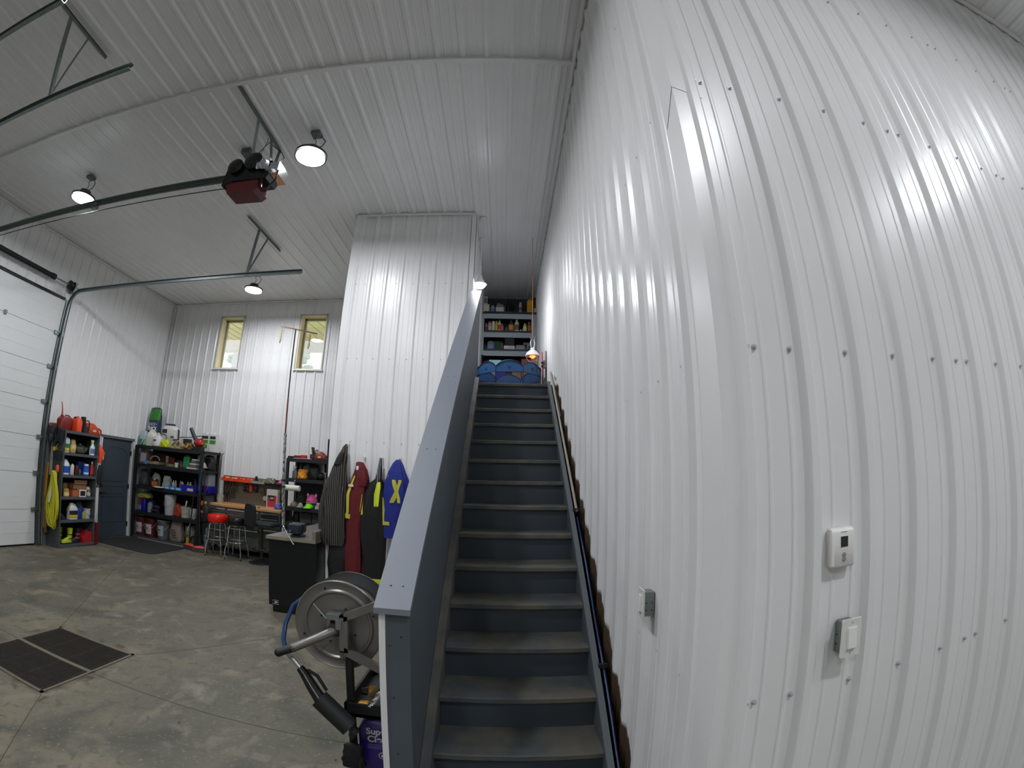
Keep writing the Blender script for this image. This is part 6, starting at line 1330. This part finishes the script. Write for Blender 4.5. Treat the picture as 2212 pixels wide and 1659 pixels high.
for x, w, h, c, c2, bd, kd, l, ct in row: bottle(l.split()[-4] + '_bottle' if False else {'can': 'spray_can', 'tube': 'tube', 'pot': 'small_pot', 'bottle': 'bottle'}[ct], l, ct, mL(x, zb, 8.40), w, h, c, c2, bd, 0, w*.8, kd, neck=w*.2)
carton('small_jar', 'small dark jar at the left end of the low landing shelf', 'jar', mL(-.395, zc_, 8.46), .035, .13, .04, '#3c3a2c', 0)
bottle('clear_jar', 'clear jug with blue-grey base on the low landing shelf', 'jug', mL(-.288, zc_, 8.42), .13, .18, '#7c848a', '#8a9298', '#7484b4', 0, .1, 'sq')
carton('green_carton', 'dark green carton with white print', 'carton', mL(-.165, zc_, 8.44), .13, .165, .12, '#174a2a', 0)
carton('black_box', 'black box next to the green carton', 'box', mL(-.075, zc_, 8.45), .055, .165, .1, '#101214', 0, patchc='#4a4e50')
carton('white_box', 'white box with red scribble on the low landing shelf', 'box', mL(.067, zc_, 8.42), .205, .068, .16, '#d6d4d6', 0, words='Canada' if False else None)
MB().bar((.0, -.083, .03), (.07, -.083, .045), .002, .006).out('red_scribble', C_('#b04050', .5), bpy.data.objects['white_box'], smooth=0)
carton('glass_tank', 'small dark glass tank on top of the white box', 'tank', mL(.067, zc_+.07, 8.42), .18, .17, .12, '#23282c', 0)
bag('grey_pouch', 'grey and white plastic pouches lying on the low landing shelf', 'pouch', mL(.28, zc_, 8.42), .20, .10, .14, '#9a9a98', amp=.08, top=.9)
carton('blue_print_box', 'white box with blue print half hidden by the heat lamp', 'box', mL(.45, zc_, 8.44), .08, .11, .1, '#b9bcc4', 0, patchc='#4a5a86')
carton('flat_grey_box', 'flat grey box lying above the blue print box', 'box', mL(.41, zc_+.112, 8.46), .15, .045, .1, '#77777a', 0)
# pet pen
PN = C_('#174f82', .5); PT = C_('#0c1426', .6); PM = mat('#101c44', .6, alpha=.55)
t = T('pet_playpen', 'folding fabric pet playpen, blue with black edging and paw prints', 'pet pen', (.055, 6.46, M0))
R_ = .485; n_ = 8
def pen_pt(a, r=R_): return (r*math.cos(a), r*math.sin(a))
for k in range(n_):
    a0 = -PI/2-PI/8+k*PI/4; a1 = a0+PI/4; p, q = Vector(pen_pt(a0)), Vector(pen_pt(a1)); d = q-p
    def at(u_, z): w = p+d*u_; return (w.x, w.y, z)
    top = [(u_, .42+.085*math.sin(PI*u_)**.7) for u_ in [i/12 for i in range(13)]]
    b = MB()
    for (u0, z0), (u1, z1) in zip(top, top[1:]): b.add([at(u0, .345), at(u1, .345), at(u1, z1), at(u0, z0)], [(0, 1, 2, 3)])
    b.out('upper_panel', PN, t, smooth=0)
    if k in (0, 1, 7):
        c = Vector(at(.5, .415)); nx = Vector((c.x, c.y, 0)).normalized()*.005; b = MB(); dd = Vector((d.x, d.y, 0)).normalized()
        b.ball(c.x+nx.x, c.y+nx.y, .405, .012, .004, .012, n=10, m=5)
        for j in (-1, 0, 1): w = c+nx+dd*(.016*j); b.ball(w.x, w.y, .425-.003*abs(j), .006, .003, .007, n=8, m=4)
        b.out('paw_print', PT, t)
    MB().add([at(0, .03), at(1, .03), at(1, .345), at(0, .345)], [(0, 1, 2, 3)]).out('mesh_panel', PM, t, smooth=0)
    MB().tube([at(u_, z) for u_, z in top], .008, 6).tube([at(0, .345), at(1, .345)], .006, 6).tube([at(0, .02), at(0, .42)], .007, 6).tube([at(0, .03), at(1, .03)], .010, 6).out('edging', PT, t)
carton('cardboard_box', 'brown cardboard box seen through the pen, left one', 'carton', (.19, 7.55, M0), .14, .74, .2, '#a07a50', 0)
carton('cardboard_box', 'wider brown cardboard box seen through the pen, right one', 'carton', (.38, 7.5, M0), .20, .73, .2, '#a88258', 0)
carton('red_brown_box', 'red-brown box standing behind the heat lamp', 'box', (.36, 7.75, M0), .16, .97, .12, '#6a3c34', 0)
carton('cyan_tote', 'pale cyan tote standing behind the left of the pen', 'tote', (-.18, 7.7, M0), .20, .92, .2, '#8fc4cc', 0)
carton('blue_tote', 'deep blue tote behind the pen', 'tote', (-.08, 7.45, M0), .18, .73, .1, '#1a1fa0', 0)
# heat lamp
t = T('heat_lamp', 'white clamp heat lamp with glowing orange bulb hanging over the pen', 'heat lamp', (.385, 6.3, 3.60))
MB().lathe([(.108, 0), (.104, .012), (.085, .05), (.05, .082), (.032, .09), (.032, .12), (.026, .125), (.001, .125)], n=32).lathe([(.106, .001), (.082, .048), (.048, .078), (.001, .078)], n=32, caps=False).out('shade', C_('#e6e4de', .35), t)
MB().ball(0, 0, .02, .048, .048, .05, n=20).out('bulb', mat('#ff5a1c', .4, emit=9.0), t)
b = MB()
for k in range(3):
    a = PI*k/3+.3; b.tube([(.104*math.cos(a)*math.cos(q), .104*math.sin(a)*math.cos(q), -.085*math.sin(q)) for q in [PI*i/10 for i in range(11)]], .0028, 5)
b.out('wire_guard', mat('#d8b09a', .4, .5), t)
MB().tube([(-.02, 0, .125), (-.03, 0, .2), (-.02, 0, .245), (.02, 0, .245), (.03, 0, .2), (.02, 0, .125)], .006, 6).tube([(-.02, 0, .245), (-.035, 0, .29), (.035, 0, .29), (.02, 0, .245)], .004, 6).out('clamp', CHROME, t)
MB().tube([(0, 0, .24), (.0, 0, H-3.60-.02)], .0035, 6).out('hanging_cord', C_('#b06a50', .6), t)
MB().tube([(.03, 0, .12), (.09, -.02, .05), (.06, -.12, -.2), (.03, -.35, -.42), (.08, -.38, -.58), (.14, -.2, -.5), (.15, -.05, -.15), (.172, .02, -.09)], .005, 6).out('power_cord', BLACK, t)
t = T('wall_outlet', 'grey outlet box with plugs on the metal wall at the stair top', 'outlet', (XR-.004, 6.36, 3.50), -PI/2)
MB().rbox(-.035, .035, -.045, 0, -.055, .055, .003).out('box', mat('#8d9290', .4, .4), t, smooth=0)
MB().cb(0, -.06, .02, .03, .03, .03).cb(0, -.06, -.03, .03, .03, .03).out('plug', BLACK, t, smooth=0)
MB().tube([(0, -.01, -.055), (0, -.01, -.50)], .012, 8).tube([(0, -.01, .055), (0, -.01, .2)], .012, 8).out('conduit', GALV, t)
mesh_thing('red_rod', 'red fibreglass rod standing against the metal wall by the outlet', 'rod', MB().tube([(0, 0, 0), (-.005, 0, .80)], .009, 8), C_('#b01c2a', .4), (XR-.035, 6.62, M0))
t = T('ceiling_vent', 'square access panel on the ceiling above the stair top', 'hatch', (-.40, 6.74, H))
MB().box(-.085, .10, -.39, .39, -.035, -.001).box(-.075, .09, -.38, .38, -.040, -.035).out('panel', TRIM, t, smooth=0)
t = T('outlet_cover', 'small white outlet at the right edge of the bump-out', 'outlet', (XB2+.03, 6.9, 4.72), PI/2)
MB().rbox(-.035, .035, -.02, 0, -.055, .055, .003).out('plate', WHITE, t, smooth=0)
